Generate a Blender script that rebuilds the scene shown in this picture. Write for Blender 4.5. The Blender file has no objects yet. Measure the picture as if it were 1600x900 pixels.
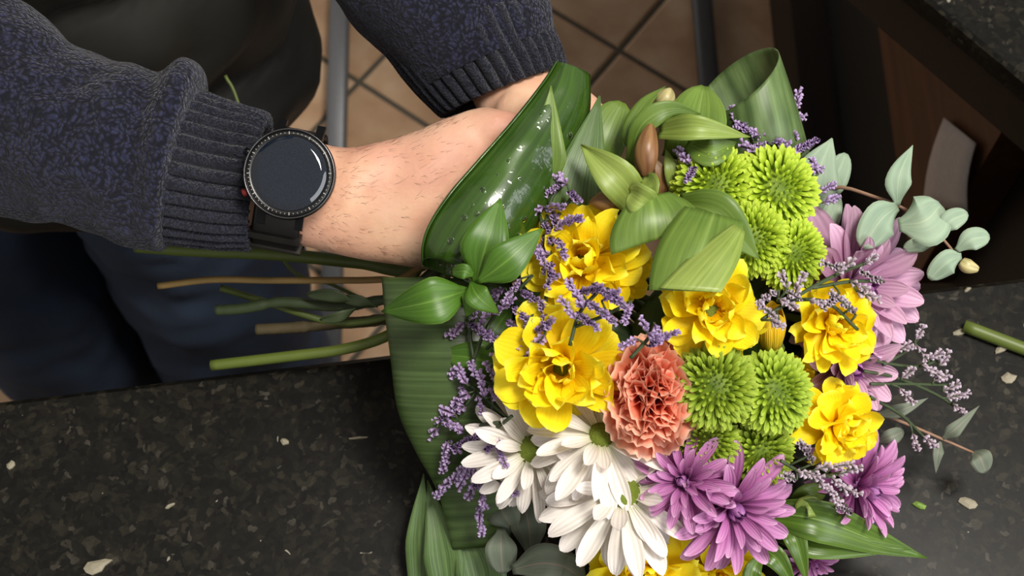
import bpy, math, random
from mathutils import Vector, Matrix, noise
random.seed(11)
SC = bpy.context.scene
COL = SC.collection
R_ = math.radians

# ------------------------------------------------------------------ camera
F = 2200.0                       # focal length in pixels of the 1600x900 frame
PITCH = R_(64)
CAM = Vector((0, 0, 1.72))
RT = Vector((1, 0, 0))
FW = Vector((0, math.cos(PITCH), -math.sin(PITCH)))
UP = Vector((0, math.sin(PITCH), math.cos(PITCH)))
BK = -FW
cam_d = bpy.data.cameras.new('camera'); cam = bpy.data.objects.new('camera', cam_d)
COL.objects.link(cam); cam.location = CAM; cam.rotation_euler = (R_(90) - PITCH, 0, 0)
cam_d.sensor_width = 36; cam_d.lens = F * 36 / 1600
cam_d.clip_start = 0.02
cam_d.dof.use_dof = True; cam_d.dof.focus_distance = 0.76; cam_d.dof.aperture_fstop = 13
SC.camera = cam

# ------------------------------------------------------------------ light
w = bpy.data.worlds.new('world'); SC.world = w; w.use_nodes = True
w.node_tree.nodes['Background'].inputs[0].default_value = (1.0, 0.93, 0.84, 1)
w.node_tree.nodes['Background'].inputs[1].default_value = 0.36
def area(name, loc, target, sx, sy, power, col):
    l = bpy.data.lights.new(name, 'AREA'); l.shape = 'RECTANGLE'; l.size = sx; l.size_y = sy
    l.energy = power; l.color = col
    o = bpy.data.objects.new(name, l); COL.objects.link(o); o.location = loc
    o.rotation_euler = (Vector(target) - Vector(loc)).to_track_quat('-Z', 'Y').to_euler()
    return o
area('ceiling_lamp', (0.55, 0.25, 2.75), (0.15, 0.35, 1.0), 0.5, 0.5, 37, (1.0, 0.95, 0.87))
area('window_daylight', (2.1, -1.0, 2.1), (0.1, 0.4, 1.0), 2.6, 1.3, 44, (0.95, 0.97, 1.0))
SC.view_settings.view_transform = 'Standard'; SC.view_settings.look = 'None'
SC.view_settings.exposure = 0.1; SC.view_settings.gamma = 1.0
SC.view_settings.use_curve_mapping = False

# ------------------------------------------------------------------ helpers
def V(px, py, d):                # a point of the place, d metres deep along the view axis
    return CAM + FW * d + RT * ((px - 800) / F * d) + UP * ((450 - py) / F * d)
def PZ(px, py, z):               # the point of the level plane z that is seen at a pixel
    r = FW + RT * ((px - 800) / F) + UP * ((450 - py) / F)
    return CAM + r * ((z - CAM.z) / r.z)
def dv(a, b, c): return (RT * a + UP * b + BK * c).normalized()
TOP = 0.90                       # height of the worktop
def D(px, py):                   # depth of the domed front of the bouquet
    r2 = ((px - 1060) / 430) ** 2 + ((py - 540) / 430) ** 2
    d = 0.705 + 0.105 * r2
    p = PZ(px, py, TOP + 0.02)
    return min(d, (p - CAM).dot(FW))
def hexc(h):
    c = [int(h[i:i + 2], 16) / 255 for i in (0, 2, 4)]
    return tuple(((x + 0.055) / 1.055) ** 2.4 if x > 0.04045 else x / 12.92 for x in c) + (1,)
def cr(P, t):                    # Catmull-Rom through a list of vectors / floats
    n = len(P) - 1
    x = min(max(t, 0), 1) * n; i = min(int(x), n - 1); f = x - i
    a = P[i - 1] if i > 0 else P[0] * 2 - P[1]
    b = P[i]; c = P[i + 1]
    d = P[i + 2] if i + 2 <= n else P[n] * 2 - P[n - 1]
    return (b * 2 + (c - a) * f + (a * 2 - b * 5 + c * 4 - d) * (f * f) + (b * 3 - a - c * 3 + d) * (f ** 3)) * 0.5

# ------------------------------------------------------------------ materials
def newmat(name):
    m = bpy.data.materials.new(name); m.use_nodes = True
    nt = m.node_tree; return m, nt, nt.nodes, nt.links, nt.nodes['Principled BSDF']
def ramp(N, stops):
    r = N.new('ShaderNodeValToRGB'); e = r.color_ramp.elements
    while len(e) < len(stops): e.new(0.5)
    for k, (p, c) in enumerate(stops):
        e[k].position = p; e[k].color = hexc(c) if isinstance(c, str) else c
    return r
def plain(name, c, rough=0.5, metal=0.0, spec=0.5, bump=0, bscale=200):
    m, nt, N, L, b = newmat(name)
    tc = N.new('ShaderNodeTexCoord'); nz = N.new('ShaderNodeTexNoise'); nz.inputs['Scale'].default_value = bscale
    L.new(tc.outputs['Object'], nz.inputs['Vector'])
    hs = N.new('ShaderNodeHueSaturation'); hs.inputs['Color'].default_value = hexc(c)
    mr = N.new('ShaderNodeMapRange'); mr.inputs[3].default_value = 0.85; mr.inputs[4].default_value = 1.15
    L.new(nz.outputs[0], mr.inputs[0]); L.new(mr.outputs[0], hs.inputs['Value']); L.new(hs.outputs[0], b.inputs['Base Color'])
    b.inputs['Roughness'].default_value = rough; b.inputs['Metallic'].default_value = metal
    b.inputs['Specular IOR Level'].default_value = spec
    if bump:
        bp = N.new('ShaderNodeBump'); bp.inputs['Strength'].default_value = bump; bp.inputs['Distance'].default_value = 0.001
        L.new(nz.outputs[0], bp.inputs['Height']); L.new(bp.outputs[0], b.inputs['Normal'])
    return m
def petalmat(name, stops, rough=0.55, trans=0.25, veins=18, vamp=0.10, var=0.10, relief=0.35):
    """colour runs from base to tip along UV y, fine veins along the petal"""
    m, nt, N, L, b = newmat(name)
    uv = N.new('ShaderNodeUVMap'); sp = N.new('ShaderNodeSeparateXYZ'); L.new(uv.outputs[0], sp.inputs[0])
    rp = ramp(N, stops); L.new(sp.outputs['Y'], rp.inputs[0])
    sn = N.new('ShaderNodeMath'); sn.operation = 'MULTIPLY'; sn.inputs[1].default_value = veins * 3.14
    L.new(sp.outputs['X'], sn.inputs[0])
    si = N.new('ShaderNodeMath'); si.operation = 'SINE'; L.new(sn.outputs[0], si.inputs[0])
    oi = N.new('ShaderNodeObjectInfo')
    mr = N.new('ShaderNodeMapRange'); mr.inputs[3].default_value = 1 - var; mr.inputs[4].default_value = 1 + var
    L.new(oi.outputs['Random'], mr.inputs[0])
    ma = N.new('ShaderNodeMath'); ma.operation = 'MULTIPLY_ADD'; ma.inputs[1].default_value = vamp
    L.new(si.outputs[0], ma.inputs[0]); L.new(mr.outputs[0], ma.inputs[2])
    hs = N.new('ShaderNodeHueSaturation'); L.new(rp.outputs[0], hs.inputs['Color']); L.new(ma.outputs[0], hs.inputs['Value'])
    L.new(hs.outputs[0], b.inputs['Base Color']); b.inputs['Roughness'].default_value = rough
    b.inputs['Specular IOR Level'].default_value = 0.3
    bp = N.new('ShaderNodeBump'); bp.inputs['Strength'].default_value = relief; bp.inputs['Distance'].default_value = 0.0004
    L.new(si.outputs[0], bp.inputs['Height']); L.new(bp.outputs[0], b.inputs['Normal'])
    t = N.new('ShaderNodeBsdfTranslucent'); L.new(hs.outputs[0], t.inputs['Color'])
    mx = N.new('ShaderNodeMixShader'); mx.inputs[0].default_value = trans
    L.new(b.outputs[0], mx.inputs[1]); L.new(t.outputs[0], mx.inputs[2])
    L.new(mx.outputs[0], N['Material Output'].inputs[0])
    return m
def leafmat(name, c1, c2, rough=0.35, veins=26, across=False, vamp=0.22, trans=0.12, mid=None, spec=0.5):
    """parallel veins along the leaf with blotchy green between two tones"""
    m, nt, N, L, b = newmat(name)
    uv = N.new('ShaderNodeUVMap'); sp = N.new('ShaderNodeSeparateXYZ'); L.new(uv.outputs[0], sp.inputs[0])
    tc = N.new('ShaderNodeTexCoord'); nz = N.new('ShaderNodeTexNoise'); nz.inputs['Scale'].default_value = 28
    nz.inputs['Detail'].default_value = 4; L.new(tc.outputs['Object'], nz.inputs['Vector'])
    cb = N.new('ShaderNodeCombineXYZ'); a = N.new('ShaderNodeMath'); a.operation = 'MULTIPLY'; a.inputs[1].default_value = veins
    L.new(sp.outputs['Y' if across else 'X'], a.inputs[0]); L.new(a.outputs[0], cb.inputs[0])
    a2 = N.new('ShaderNodeMath'); a2.operation = 'MULTIPLY'; a2.inputs[1].default_value = 0.9
    L.new(sp.outputs['X' if across else 'Y'], a2.inputs[0]); L.new(a2.outputs[0], cb.inputs[1])
    n2 = N.new('ShaderNodeTexNoise'); n2.inputs['Scale'].default_value = 1.0; n2.inputs['Detail'].default_value = 3
    L.new(cb.outputs[0], n2.inputs['Vector'])
    rp = ramp(N, [(0.3, c1), (0.7, c2)])
    mxv = N.new('ShaderNodeMath'); mxv.operation = 'MULTIPLY_ADD'; mxv.inputs[1].default_value = 0.5
    hlf = N.new('ShaderNodeMath'); hlf.operation = 'MULTIPLY'; hlf.inputs[1].default_value = 0.5
    L.new(n2.outputs[0], mxv.inputs[0]); L.new(nz.outputs[0], hlf.inputs[0]); L.new(hlf.outputs[0], mxv.inputs[2])
    L.new(mxv.outputs[0], rp.inputs[0])
    mr = N.new('ShaderNodeMapRange'); mr.inputs[1].default_value = 0.3; mr.inputs[2].default_value = 0.7
    mr.inputs[3].default_value = 1 - vamp; mr.inputs[4].default_value = 1 + vamp; L.new(n2.outputs[0], mr.inputs[0])
    hs = N.new('ShaderNodeHueSaturation'); L.new(rp.outputs[0], hs.inputs['Color']); L.new(mr.outputs[0], hs.inputs['Value'])
    col = hs.outputs[0]
    if mid:                                           # paler midrib and rim
        s1 = N.new('ShaderNodeMath'); s1.operation = 'SUBTRACT'; s1.inputs[1].default_value = 0.5; L.new(sp.outputs['X'], s1.inputs[0])
        s2 = N.new('ShaderNodeMath'); s2.operation = 'ABSOLUTE'; L.new(s1.outputs[0], s2.inputs[0])
        r2 = ramp(N, [(0.0, (1, 1, 1, 1)), (0.03, (0, 0, 0, 1)), (0.47, (0, 0, 0, 1)), (0.5, (0.6, 0.6, 0.6, 1))])
        L.new(s2.outputs[0], r2.inputs[0])
        mc = N.new('ShaderNodeMix'); mc.data_type = 'RGBA'; L.new(r2.outputs[0], mc.inputs[0])
        L.new(col, mc.inputs[6]); mc.inputs[7].default_value = hexc(mid); col = mc.outputs[2]
    L.new(col, b.inputs['Base Color']); b.inputs['Roughness'].default_value = rough
    b.inputs['Specular IOR Level'].default_value = spec
    bp = N.new('ShaderNodeBump'); bp.inputs['Strength'].default_value = 0.3; bp.inputs['Distance'].default_value = 0.0006
    L.new(n2.outputs[0], bp.inputs['Height']); L.new(bp.outputs[0], b.inputs['Normal'])
    t = N.new('ShaderNodeBsdfTranslucent'); L.new(col, t.inputs['Color'])
    mx = N.new('ShaderNodeMixShader'); mx.inputs[0].default_value = trans
    L.new(b.outputs[0], mx.inputs[1]); L.new(t.outputs[0], mx.inputs[2]); L.new(mx.outputs[0], N['Material Output'].inputs[0])
    return m
def knitmat(name, c1, c2, scale=330):
    m, nt, N, L, b = newmat(name)
    tc = N.new('ShaderNodeTexCoord'); nz = N.new('ShaderNodeTexNoise'); nz.inputs['Scale'].default_value = 90
    L.new(tc.outputs['Object'], nz.inputs['Vector'])
    mxw = N.new('ShaderNodeMix'); mxw.data_type = 'VECTOR'; mxw.inputs[0].default_value = 0.012
    L.new(tc.outputs['Object'], mxw.inputs[4]); L.new(nz.outputs['Color'], mxw.inputs[5])
    vo = N.new('ShaderNodeTexVoronoi'); vo.inputs['Scale'].default_value = scale; L.new(mxw.outputs[1], vo.inputs['Vector'])
    vo.feature = 'SMOOTH_F1'; vo.inputs['Smoothness'].default_value = 0.25
    rp = ramp(N, [(0.12, c2), (0.6, c1)]); L.new(vo.outputs['Distance'], rp.inputs[0]); L.new(rp.outputs[0], b.inputs['Base Color'])
    b.inputs['Roughness'].default_value = 0.95; b.inputs['Specular IOR Level'].default_value = 0.1
    b.inputs['Sheen Weight'].default_value = 0.12; b.inputs['Sheen Roughness'].default_value = 0.6
    inv = N.new('ShaderNodeMath'); inv.operation = 'SUBTRACT'; inv.inputs[0].default_value = 1; L.new(vo.outputs['Distance'], inv.inputs[1])
    bp = N.new('ShaderNodeBump'); bp.inputs['Strength'].default_value = 0.9; bp.inputs['Distance'].default_value = 0.0016
    L.new(inv.outputs[0], bp.inputs['Height']); L.new(bp.outputs[0], b.inputs['Normal'])
    return m
def granite(name):
    m, nt, N, L, b = newmat(name)
    tc = N.new('ShaderNodeTexCoord')
    def nzn(sc, det, ro, dist=0.0):
        n = N.new('ShaderNodeTexNoise'); n.inputs['Scale'].default_value = sc; n.inputs['Detail'].default_value = det
        n.inputs['Roughness'].default_value = ro; n.inputs['Distortion'].default_value = dist; L.new(tc.outputs['Object'], n.inputs['Vector']); return n
    n0 = nzn(60, 3, 0.6); wv = N.new('ShaderNodeMix'); wv.data_type = 'VECTOR'; wv.inputs[0].default_value = 0.014
    L.new(tc.outputs['Object'], wv.inputs[4]); L.new(n0.outputs['Color'], wv.inputs[5])
    def cells(sc, stops):
        v = N.new('ShaderNodeTexVoronoi'); v.inputs['Scale'].default_value = sc; L.new(wv.outputs[1], v.inputs['Vector'])
        s = N.new('ShaderNodeSeparateColor'); L.new(v.outputs['Color'], s.inputs[0]); r = ramp(N, stops); L.new(s.outputs[0], r.inputs[0]); return r
    ca = cells(300, [(0.0, '0b0b0a'), (0.5, '141310'), (0.85, '1f1d17'), (0.96, '2f2c24'), (1.0, '45413a')])
    cb_ = cells(150, [(0.0, '0b0b0a'), (0.6, '13120f'), (0.88, '1e1c16'), (0.97, '2b2820'), (1.0, '38352c')])
    n1 = nzn(45, 6, 0.7); r1 = ramp(N, [(0.4, (0.15, 0.15, 0.15, 1)), (0.65, (0.85, 0.85, 0.85, 1))]); L.new(n1.outputs[0], r1.inputs[0])
    mx = N.new('ShaderNodeMix'); mx.data_type = 'RGBA'; L.new(r1.outputs[0], mx.inputs[0]); L.new(ca.outputs[0], mx.inputs[6]); L.new(cb_.outputs[0], mx.inputs[7])
    n3 = nzn(105, 2, 0.5, 0.8); r3 = ramp(N, [(0.745, (0, 0, 0, 1)), (0.765, (1, 1, 1, 1))]); L.new(n3.outputs[0], r3.inputs[0])
    m2 = N.new('ShaderNodeMix'); m2.data_type = 'RGBA'; L.new(r3.outputs[0], m2.inputs[0])
    L.new(mx.outputs[2], m2.inputs[6]); m2.inputs[7].default_value = hexc('8a8578')
    L.new(m2.outputs[2], b.inputs['Base Color']); b.inputs['Roughness'].default_value = 0.36
    b.inputs['Specular IOR Level'].default_value = 0.22
    return m
def tilemat(name):
    m, nt, N, L, b = newmat(name)
    tc = N.new('ShaderNodeTexCoord'); oi = N.new('ShaderNodeObjectInfo')
    ad = N.new('ShaderNodeVectorMath'); ad.operation = 'ADD'
    L.new(tc.outputs['Object'], ad.inputs[0]); L.new(oi.outputs['Location'], ad.inputs[1])
    nz = N.new('ShaderNodeTexNoise'); nz.inputs['Scale'].default_value = 9; nz.inputs['Detail'].default_value = 7
    L.new(ad.outputs[0], nz.inputs['Vector'])
    rp = ramp(N, [(0.32, 'a37f62'), (0.5, 'c09b79'), (0.68, 'd4b696')]); L.new(nz.outputs[0], rp.inputs[0])
    mr = N.new('ShaderNodeMapRange'); mr.inputs[3].default_value = 0.88; mr.inputs[4].default_value = 1.12; L.new(oi.outputs['Random'], mr.inputs[0])
    hs = N.new('ShaderNodeHueSaturation'); L.new(rp.outputs[0], hs.inputs['Color']); L.new(mr.outputs[0], hs.inputs['Value'])
    L.new(hs.outputs[0], b.inputs['Base Color']); b.inputs['Roughness'].default_value = 0.45
    return m
def woodmat(name, c1, c2):
    m, nt, N, L, b = newmat(name)
    tc = N.new('ShaderNodeTexCoord'); mp = N.new('ShaderNodeMapping'); mp.inputs['Scale'].default_value = (30, 3, 30)
    L.new(tc.outputs['Object'], mp.inputs[0]); nz = N.new('ShaderNodeTexNoise'); nz.inputs['Scale'].default_value = 2; nz.inputs['Detail'].default_value = 5
    L.new(mp.outputs[0], nz.inputs['Vector']); rp = ramp(N, [(0.35, c1), (0.65, c2)]); L.new(nz.outputs[0], rp.inputs[0])
    L.new(rp.outputs[0], b.inputs['Base Color']); b.inputs['Roughness'].default_value = 0.5
    return m
def skinmat(name):
    m, nt, N, L, b = newmat(name)
    tc = N.new('ShaderNodeTexCoord'); nz = N.new('ShaderNodeTexNoise'); nz.inputs['Scale'].default_value = 32; nz.inputs['Detail'].default_value = 5
    L.new(tc.outputs['Object'], nz.inputs['Vector'])
    rp = ramp(N, [(0.33, 'd09c80'), (0.5, 'deb092'), (0.68, 'e8c2a4')]); L.new(nz.outputs[0], rp.inputs[0]); L.new(rp.outputs[0], b.inputs['Base Color'])
    n3 = N.new('ShaderNodeTexNoise'); n3.inputs['Scale'].default_value = 14; n3.inputs['Detail'].default_value = 3; L.new(tc.outputs['Object'], n3.inputs['Vector'])
    r3 = ramp(N, [(0.42, (0, 0, 0, 1)), (0.68, (0.55, 0.55, 0.55, 1))]); L.new(n3.outputs[0], r3.inputs[0])
    mc = N.new('ShaderNodeMix'); mc.data_type = 'RGBA'; L.new(r3.outputs[0], mc.inputs[0]); L.new(rp.outputs[0], mc.inputs[6]); mc.inputs[7].default_value = hexc('d2968a'); L.new(mc.outputs[2], b.inputs['Base Color'])
    b.inputs['Roughness'].default_value = 0.5; b.inputs['Specular IOR Level'].default_value = 0.35
    b.inputs['Subsurface Weight'].default_value = 0.15; b.inputs['Subsurface Radius'].default_value = (0.008, 0.004, 0.002)
    b.inputs['Subsurface Scale'].default_value = 0.5
    n2 = N.new('ShaderNodeTexNoise'); n2.inputs['Scale'].default_value = 420; n2.inputs['Detail'].default_value = 3; L.new(tc.outputs['Object'], n2.inputs['Vector'])
    bp = N.new('ShaderNodeBump'); bp.inputs['Strength'].default_value = 0.25; bp.inputs['Distance'].default_value = 0.0008
    L.new(n2.outputs[0], bp.inputs['Height']); L.new(bp.outputs[0], b.inputs['Normal'])
    return m
def denim(name):
    m = plain(name, '465670', 0.9, bump=0.6, bscale=700); return m

M = {}
M['granite'] = granite('black_granite'); M['tile'] = tilemat('terracotta'); M['grout'] = plain('grout', '5b554a', 0.9)
M['steel'] = plain('grey_steel', '74767a', 0.45, 0.35); M['darkwood'] = woodmat('dark_wood', '1d130d', '2a1c13')
M['wood'] = woodmat('brown_wood', '4e2f19', '643e22'); M['fascia'] = plain('brown_fascia', '2b2018', 0.5)
M['black'] = plain('black_board_and_shade', '0c0b0a', 0.6); M['paper'] = plain('paper', 'd2c8c4', 0.8)
M['knit'] = knitmat('navy_knit', '0e0f19', '2b2d46', 430); M['rib'] = knitmat('navy_rib', '15161f', '2e3042', 800)
M['vest'] = plain('black_nylon', '252420', 0.58, bump=0.3, bscale=60); M['zip'] = plain('black_zip', '0a0a0a', 0.5)
M['denim'] = denim('denim'); M['shoe'] = plain('shoe', '0e0d0d', 0.5); M['skin'] = skinmat('skin'); M['hair'] = plain('arm_hair', '3a2518', 0.6)
M['case'] = plain('black_steel', '17181a', 0.25, 0.7); M['bezel'] = plain('black_bezel', '0a0a0b', 0.3)
M['rim'] = plain('grey_rim', '5c5c5e', 0.25, 0.9)
M['strap'] = plain('black_leather', '151312', 0.45, bump=0.2); M['keeper'] = plain('keeper', '2a2826', 0.35)
M['mark'] = plain('white_marks', '9a9a96', 0.5); M['red'] = plain('red_crown', '7a2420', 0.4, 0.3)
m, nt, N, L, b = newmat('watch_glass'); b.inputs['Base Color'].default_value = hexc('141a22'); b.inputs['Roughness'].default_value = 0.04
b.inputs['Coat Weight'].default_value = 0.6; b.inputs['Coat Roughness'].default_value = 0.02
nz = N.new('ShaderNodeTexNoise'); nz.inputs['Scale'].default_value = 60; rp = ramp(N, [(0.4, '101620'), (0.7, '1b2430')])
L.new(nz.outputs[0], rp.inputs[0]); L.new(rp.outputs[0], b.inputs['Base Color']); M['glass'] = m
M['yellow'] = petalmat('yellow_petal', [(0, 'eeb400'), (0.25, 'f9d90c'), (0.8, 'ffec24'), (1, 'fff352')], trans=0.25, vamp=0.015, var=0.07, relief=0.1)
M['yellowpale'] = petalmat('yellow_bud_petal', [(0, 'b8a020'), (0.5, 'e2b61a'), (1, 'eac83c')], trans=0.2, vamp=0.05)
M['white'] = petalmat('white_petal', [(0, 'd6d5b4'), (0.25, 'ebe4da'), (1, 'f6efec')], trans=0.2, vamp=0.045, var=0.04, veins=8)
M['purple'] = petalmat('purple_petal', [(0, '803c74'), (0.4, 'b66ea8'), (0.85, 'cc92c0'), (1, 'e0b8d8')], trans=0.2, vamp=0.07, veins=10)
M['purplein'] = petalmat('purple_inner', [(0, '5a2a56'), (0.5, '95589a'), (1, 'bd82ba')], trans=0.15, vamp=0.07, veins=8)
M['pink'] = petalmat('pink_petal', [(0, '9c688a'), (0.4, 'c092b2'), (1, 'dcb6ce')], trans=0.2, vamp=0.06, veins=10)
M['coral'] = petalmat('coral_petal', [(0, 'd0502f'), (0.5, 'ee7553'), (0.85, 'f59a7c'), (1, 'fbcdb4')], trans=0.25, vamp=0.05, veins=14)
M['green'] = petalmat('green_floret', [(0, '5a7410'), (0.5, '98b424'), (1, 'c8dc4c')], trans=0.2, vamp=0.03, veins=4)
M['greendk'] = petalmat('green_floret_deep', [(0, '50680f'), (0.5, '88a226'), (1, 'b2c848')], trans=0.2, vamp=0.03, veins=4)
M['disc'] = plain('green_disc', '66761c', 0.8, bump=1.0, bscale=900); M['ydisc'] = plain('yellow_disc', 'a88a18', 0.8, bump=1.0, bscale=900)
M['stem'] = plain('green_stem', '4e5c26', 0.5, bscale=60); M['stempale'] = plain('pale_stem', '586628', 0.45, bscale=60)
M['stemdk'] = plain('dark_stem', '39462a', 0.6, bscale=60); M['twig'] = plain('brown_twig', '8a7040', 0.6, bscale=90)
M['bark'] = plain('dark_bark', '4a4028', 0.8, bscale=120, bump=0.8); M['redtwig'] = plain('red_twig', '8a6a55', 0.6)
M['aspi'] = leafmat('aspidistra', '24400f', '42621f', 0.25, 40); M['aspix'] = leafmat('aspidistra_wrap', '33491f', '566c3e', 0.32, 60, across=True, vamp=0.18)
M['aspil'] = leafmat('aspidistra_pale', '3c5426', '64804a', 0.42, 34, vamp=0.3); M['aspiin'] = leafmat('aspidistra_loop', '35501e', '6f8452', 0.42, 26, across=False, vamp=0.35)
_n = M['aspi'].node_tree; _b = _n.nodes['Principled BSDF']; _b.inputs['Coat Weight'].default_value = 0.7; _b.inputs['Coat Roughness'].default_value = 0.06
_t = _n.nodes.new('ShaderNodeTexCoord'); _z = _n.nodes.new('ShaderNodeTexNoise'); _z.inputs['Scale'].default_value = 130; _z.inputs['Detail'].default_value = 2
_p = _n.nodes.new('ShaderNodeBump'); _p.inputs['Strength'].default_value = 0.5; _p.inputs['Distance'].default_value = 0.002
_n.links.new(_t.outputs['Object'], _z.inputs['Vector']); _n.links.new(_z.outputs[0], _p.inputs['Height']); _n.links.new(_p.outputs[0], _b.inputs['Coat Normal'])
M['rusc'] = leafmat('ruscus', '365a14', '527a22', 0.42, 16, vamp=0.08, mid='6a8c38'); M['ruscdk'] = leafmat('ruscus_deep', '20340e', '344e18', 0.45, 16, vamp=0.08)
M['alst'] = leafmat('alstroemeria_leaf', '4c6a20', '748e3c', 0.42, 18, vamp=0.07, trans=0.15, mid='7c9648'); M['alstl'] = leafmat('alstroemeria_pale', '748c36', 'a0b25c', 0.42, 14, vamp=0.08, trans=0.2)
M['bud'] = leafmat('alstroemeria_bud', '7a4c34', '96784a', 0.4, 9, vamp=0.3); M['budy'] = leafmat('pale_bud', 'a89c62', 'cfc492', 0.4, 9, vamp=0.3)
M['euca'] = leafmat('eucalyptus', '7f9680', 'a3b59c', 0.6, 6, vamp=0.05, mid='a8b89c', spec=0.25); M['eucadk'] = leafmat('eucalyptus_red', '5d6a58', '7c8274', 0.6, 6, vamp=0.08, mid='98887a', spec=0.25)
M['blade'] = leafmat('lily_blade', '385414', '5c7a28', 0.33, 12, vamp=0.2, mid='7c9a48')
M['stat'] = petalmat('statice_floret', [(0, '77605c'), (0.4, '8a6c9c'), (1, 'cbb4de')], trans=0.12, vamp=0, var=0.05)
M['statpale'] = petalmat('statice_pale', [(0, '7a6c58'), (0.5, 'a08c9c'), (1, 'd8cad8')], trans=0.12, vamp=0, var=0.05)
m, nt, N, L, b = newmat('water'); b.inputs['Transmission Weight'].default_value = 1; b.inputs['Roughness'].default_value = 0.0; b.inputs['IOR'].default_value = 1.33
M['water'] = m
M['debris'] = plain('dry_scrap', '8d8672', 0.7); M['debrisg'] = plain('green_scrap', '6c8a34', 0.6)

# ------------------------------------------------------------------ object builders
def tag(o, label=None, cat=None, group=None, kind=None):
    if label: o['label'] = label
    if cat: o['category'] = cat
    if group: o['group'] = group
    if kind: o['kind'] = kind
    return o
def empty(name, loc):
    o = bpy.data.objects.new(name, None); COL.objects.link(o); o.location = loc; o.empty_display_size = 0.02
    return o
ORG = {}
def worldloc(o):
    p = Vector((0, 0, 0))
    while o is not None: p = p + o.location; o = o.parent
    return p
class MB:
    def __init__(s): s.v = []; s.f = []; s.uv = []
    def grid(s, fn, ns, nt, closed=False, cap=False):
        """fn(s, t) -> point; s across or around, t along"""
        o = len(s.v); n1 = ns if closed else ns + 1
        for j in range(nt + 1):
            for i in range(n1): s.v.append(Vector(fn(i / ns, j / nt)))
        for j in range(nt):
            for i in range(ns):
                a = o + j * n1 + i; b_ = o + j * n1 + (i + 1) % n1
                s.f.append((a, b_, b_ + n1, a + n1))
                s.uv.append(((i / ns, j / nt), ((i + 1) / ns, j / nt), ((i + 1) / ns, (j + 1) / nt), (i / ns, (j + 1) / nt)))
        if cap and closed:
            s.f.append(tuple(o + i for i in reversed(range(n1)))); s.uv.append(tuple((0.5, 0) for i in range(n1)))
            e = o + nt * n1
            s.f.append(tuple(e + i for i in range(n1))); s.uv.append(tuple((0.5, 1) for i in range(n1)))
        return s
    def box(s, c, ax, ay, az):
        c = Vector(c); o = len(s.v)
        for k in range(8):
            s.v.append(c + ax * (1 if k & 1 else -1) + ay * (1 if k & 2 else -1) + az * (1 if k & 4 else -1))
        for f in ((0, 2, 3, 1), (4, 5, 7, 6), (0, 1, 5, 4), (2, 6, 7, 3), (0, 4, 6, 2), (1, 3, 7, 5)):
            s.f.append(tuple(o + i for i in f)); s.uv.append(((0, 0), (1, 0), (1, 1), (0, 1)))
        return s
    def tube(s, pts, r, n=8, nt=None):
        P = [Vector(p) for p in pts]; nt = nt or max(2, (len(P) - 1) * 4)
        rf = r if callable(r) else (lambda t: r)
        ref = Vector((0.13, 0.31, 0.94))
        def fn(a, t):
            c = cr(P, t); tg = (cr(P, min(1, t + 0.01)) - cr(P, max(0, t - 0.01))).normalized()
            x = tg.cross(ref).normalized(); y = tg.cross(x)
            return c + (x * math.cos(a * math.tau) + y * math.sin(a * math.tau)) * rf(t)
        return s.grid(fn, n, nt, True, True)
    def mesh(s, name, org=Vector((0, 0, 0)), smooth=True):
        me = bpy.data.meshes.new(name)
        me.from_pydata([v - org for v in s.v], [], s.f)
        ul = me.uv_layers.new(name='UVMap'); k = 0
        flat = [c for f in s.uv for uv in f for c in uv]
        ul.data.foreach_set('uv', flat)
        if smooth: me.polygons.foreach_set('use_smooth', [True] * len(me.polygons))
        me.update(); return me
    def build(s, name, mat, parent=None, smooth=True, thick=0, base=None, kind=None):
        if parent is not None: org = worldloc(parent)
        else:
            org = Vector(base) if base is not None else sum(s.v, Vector()) / len(s.v)
        me = s.mesh(name, org, smooth); me.materials.append(M[mat] if isinstance(mat, str) else mat)
        o = bpy.data.objects.new(name, me); COL.objects.link(o)
        if parent is not None: o.parent = parent
        else: o.location = org
        if thick:
            md = o.modifiers.new('thickness', 'SOLIDIFY'); md.thickness = thick; md.offset = 0
        if kind: o['kind'] = kind
        return o

def prof(t, b, m, p):
    if t < m:
        x = t / m; return b + (1 - b) * (x * x * (3 - 2 * x))
    return max(0.03, 1 - ((t - m) / (1 - m)) ** p) ** (1 / p if p > 1.5 else 1)
def petal_fn(L, W, b=0.35, m=0.62, p=2.0, cup=0.25, bend=0.0, wave=0.0, ph=0.0, fr=7.0, twist=0.0):
    K = 24; ys = [0.0]; zs = [0.0]
    for k in range(K):
        a = bend * ((k + 0.5) / K) ** 1.3
        ys.append(ys[-1] + math.cos(a) * L / K); zs.append(zs[-1] + math.sin(a) * L / K)
    def fn(s, t):
        t = 1 - (1 - t) ** 1.35
        u = s * 2 - 1; wd = W * 0.5 * prof(t, b, m, p)
        x = t * K; i = min(int(x), K - 1); f = x - i
        y = ys[i] * (1 - f) + ys[i + 1] * f; z = zs[i] * (1 - f) + zs[i + 1] * f
        a = bend * t ** 1.3
        off = cup * u * u * wd + wave * W * math.sin(fr * t + ph + u * 1.7) * (0.3 + t) * (0.4 + abs(u)) + math.tan(twist * t) * u * wd
        return Vector((u * wd, y - math.sin(a) * off, z + math.cos(a) * off))
    return fn
def frame(n, roll=0.0):
    n = Vector(n).normalized(); x = UP.cross(n)
    if x.length < 0.1: x = RT.copy()
    x.normalize(); y = n.cross(x)
    m = Matrix((x, y, n)).transposed().to_4x4()
    return m @ Matrix.Rotation(roll, 4, 'Z')
def put(me, name, parent, mtx):
    o = bpy.data.objects.new(name, me); COL.objects.link(o); o.parent = parent; o.matrix_basis = mtx
    return o
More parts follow.
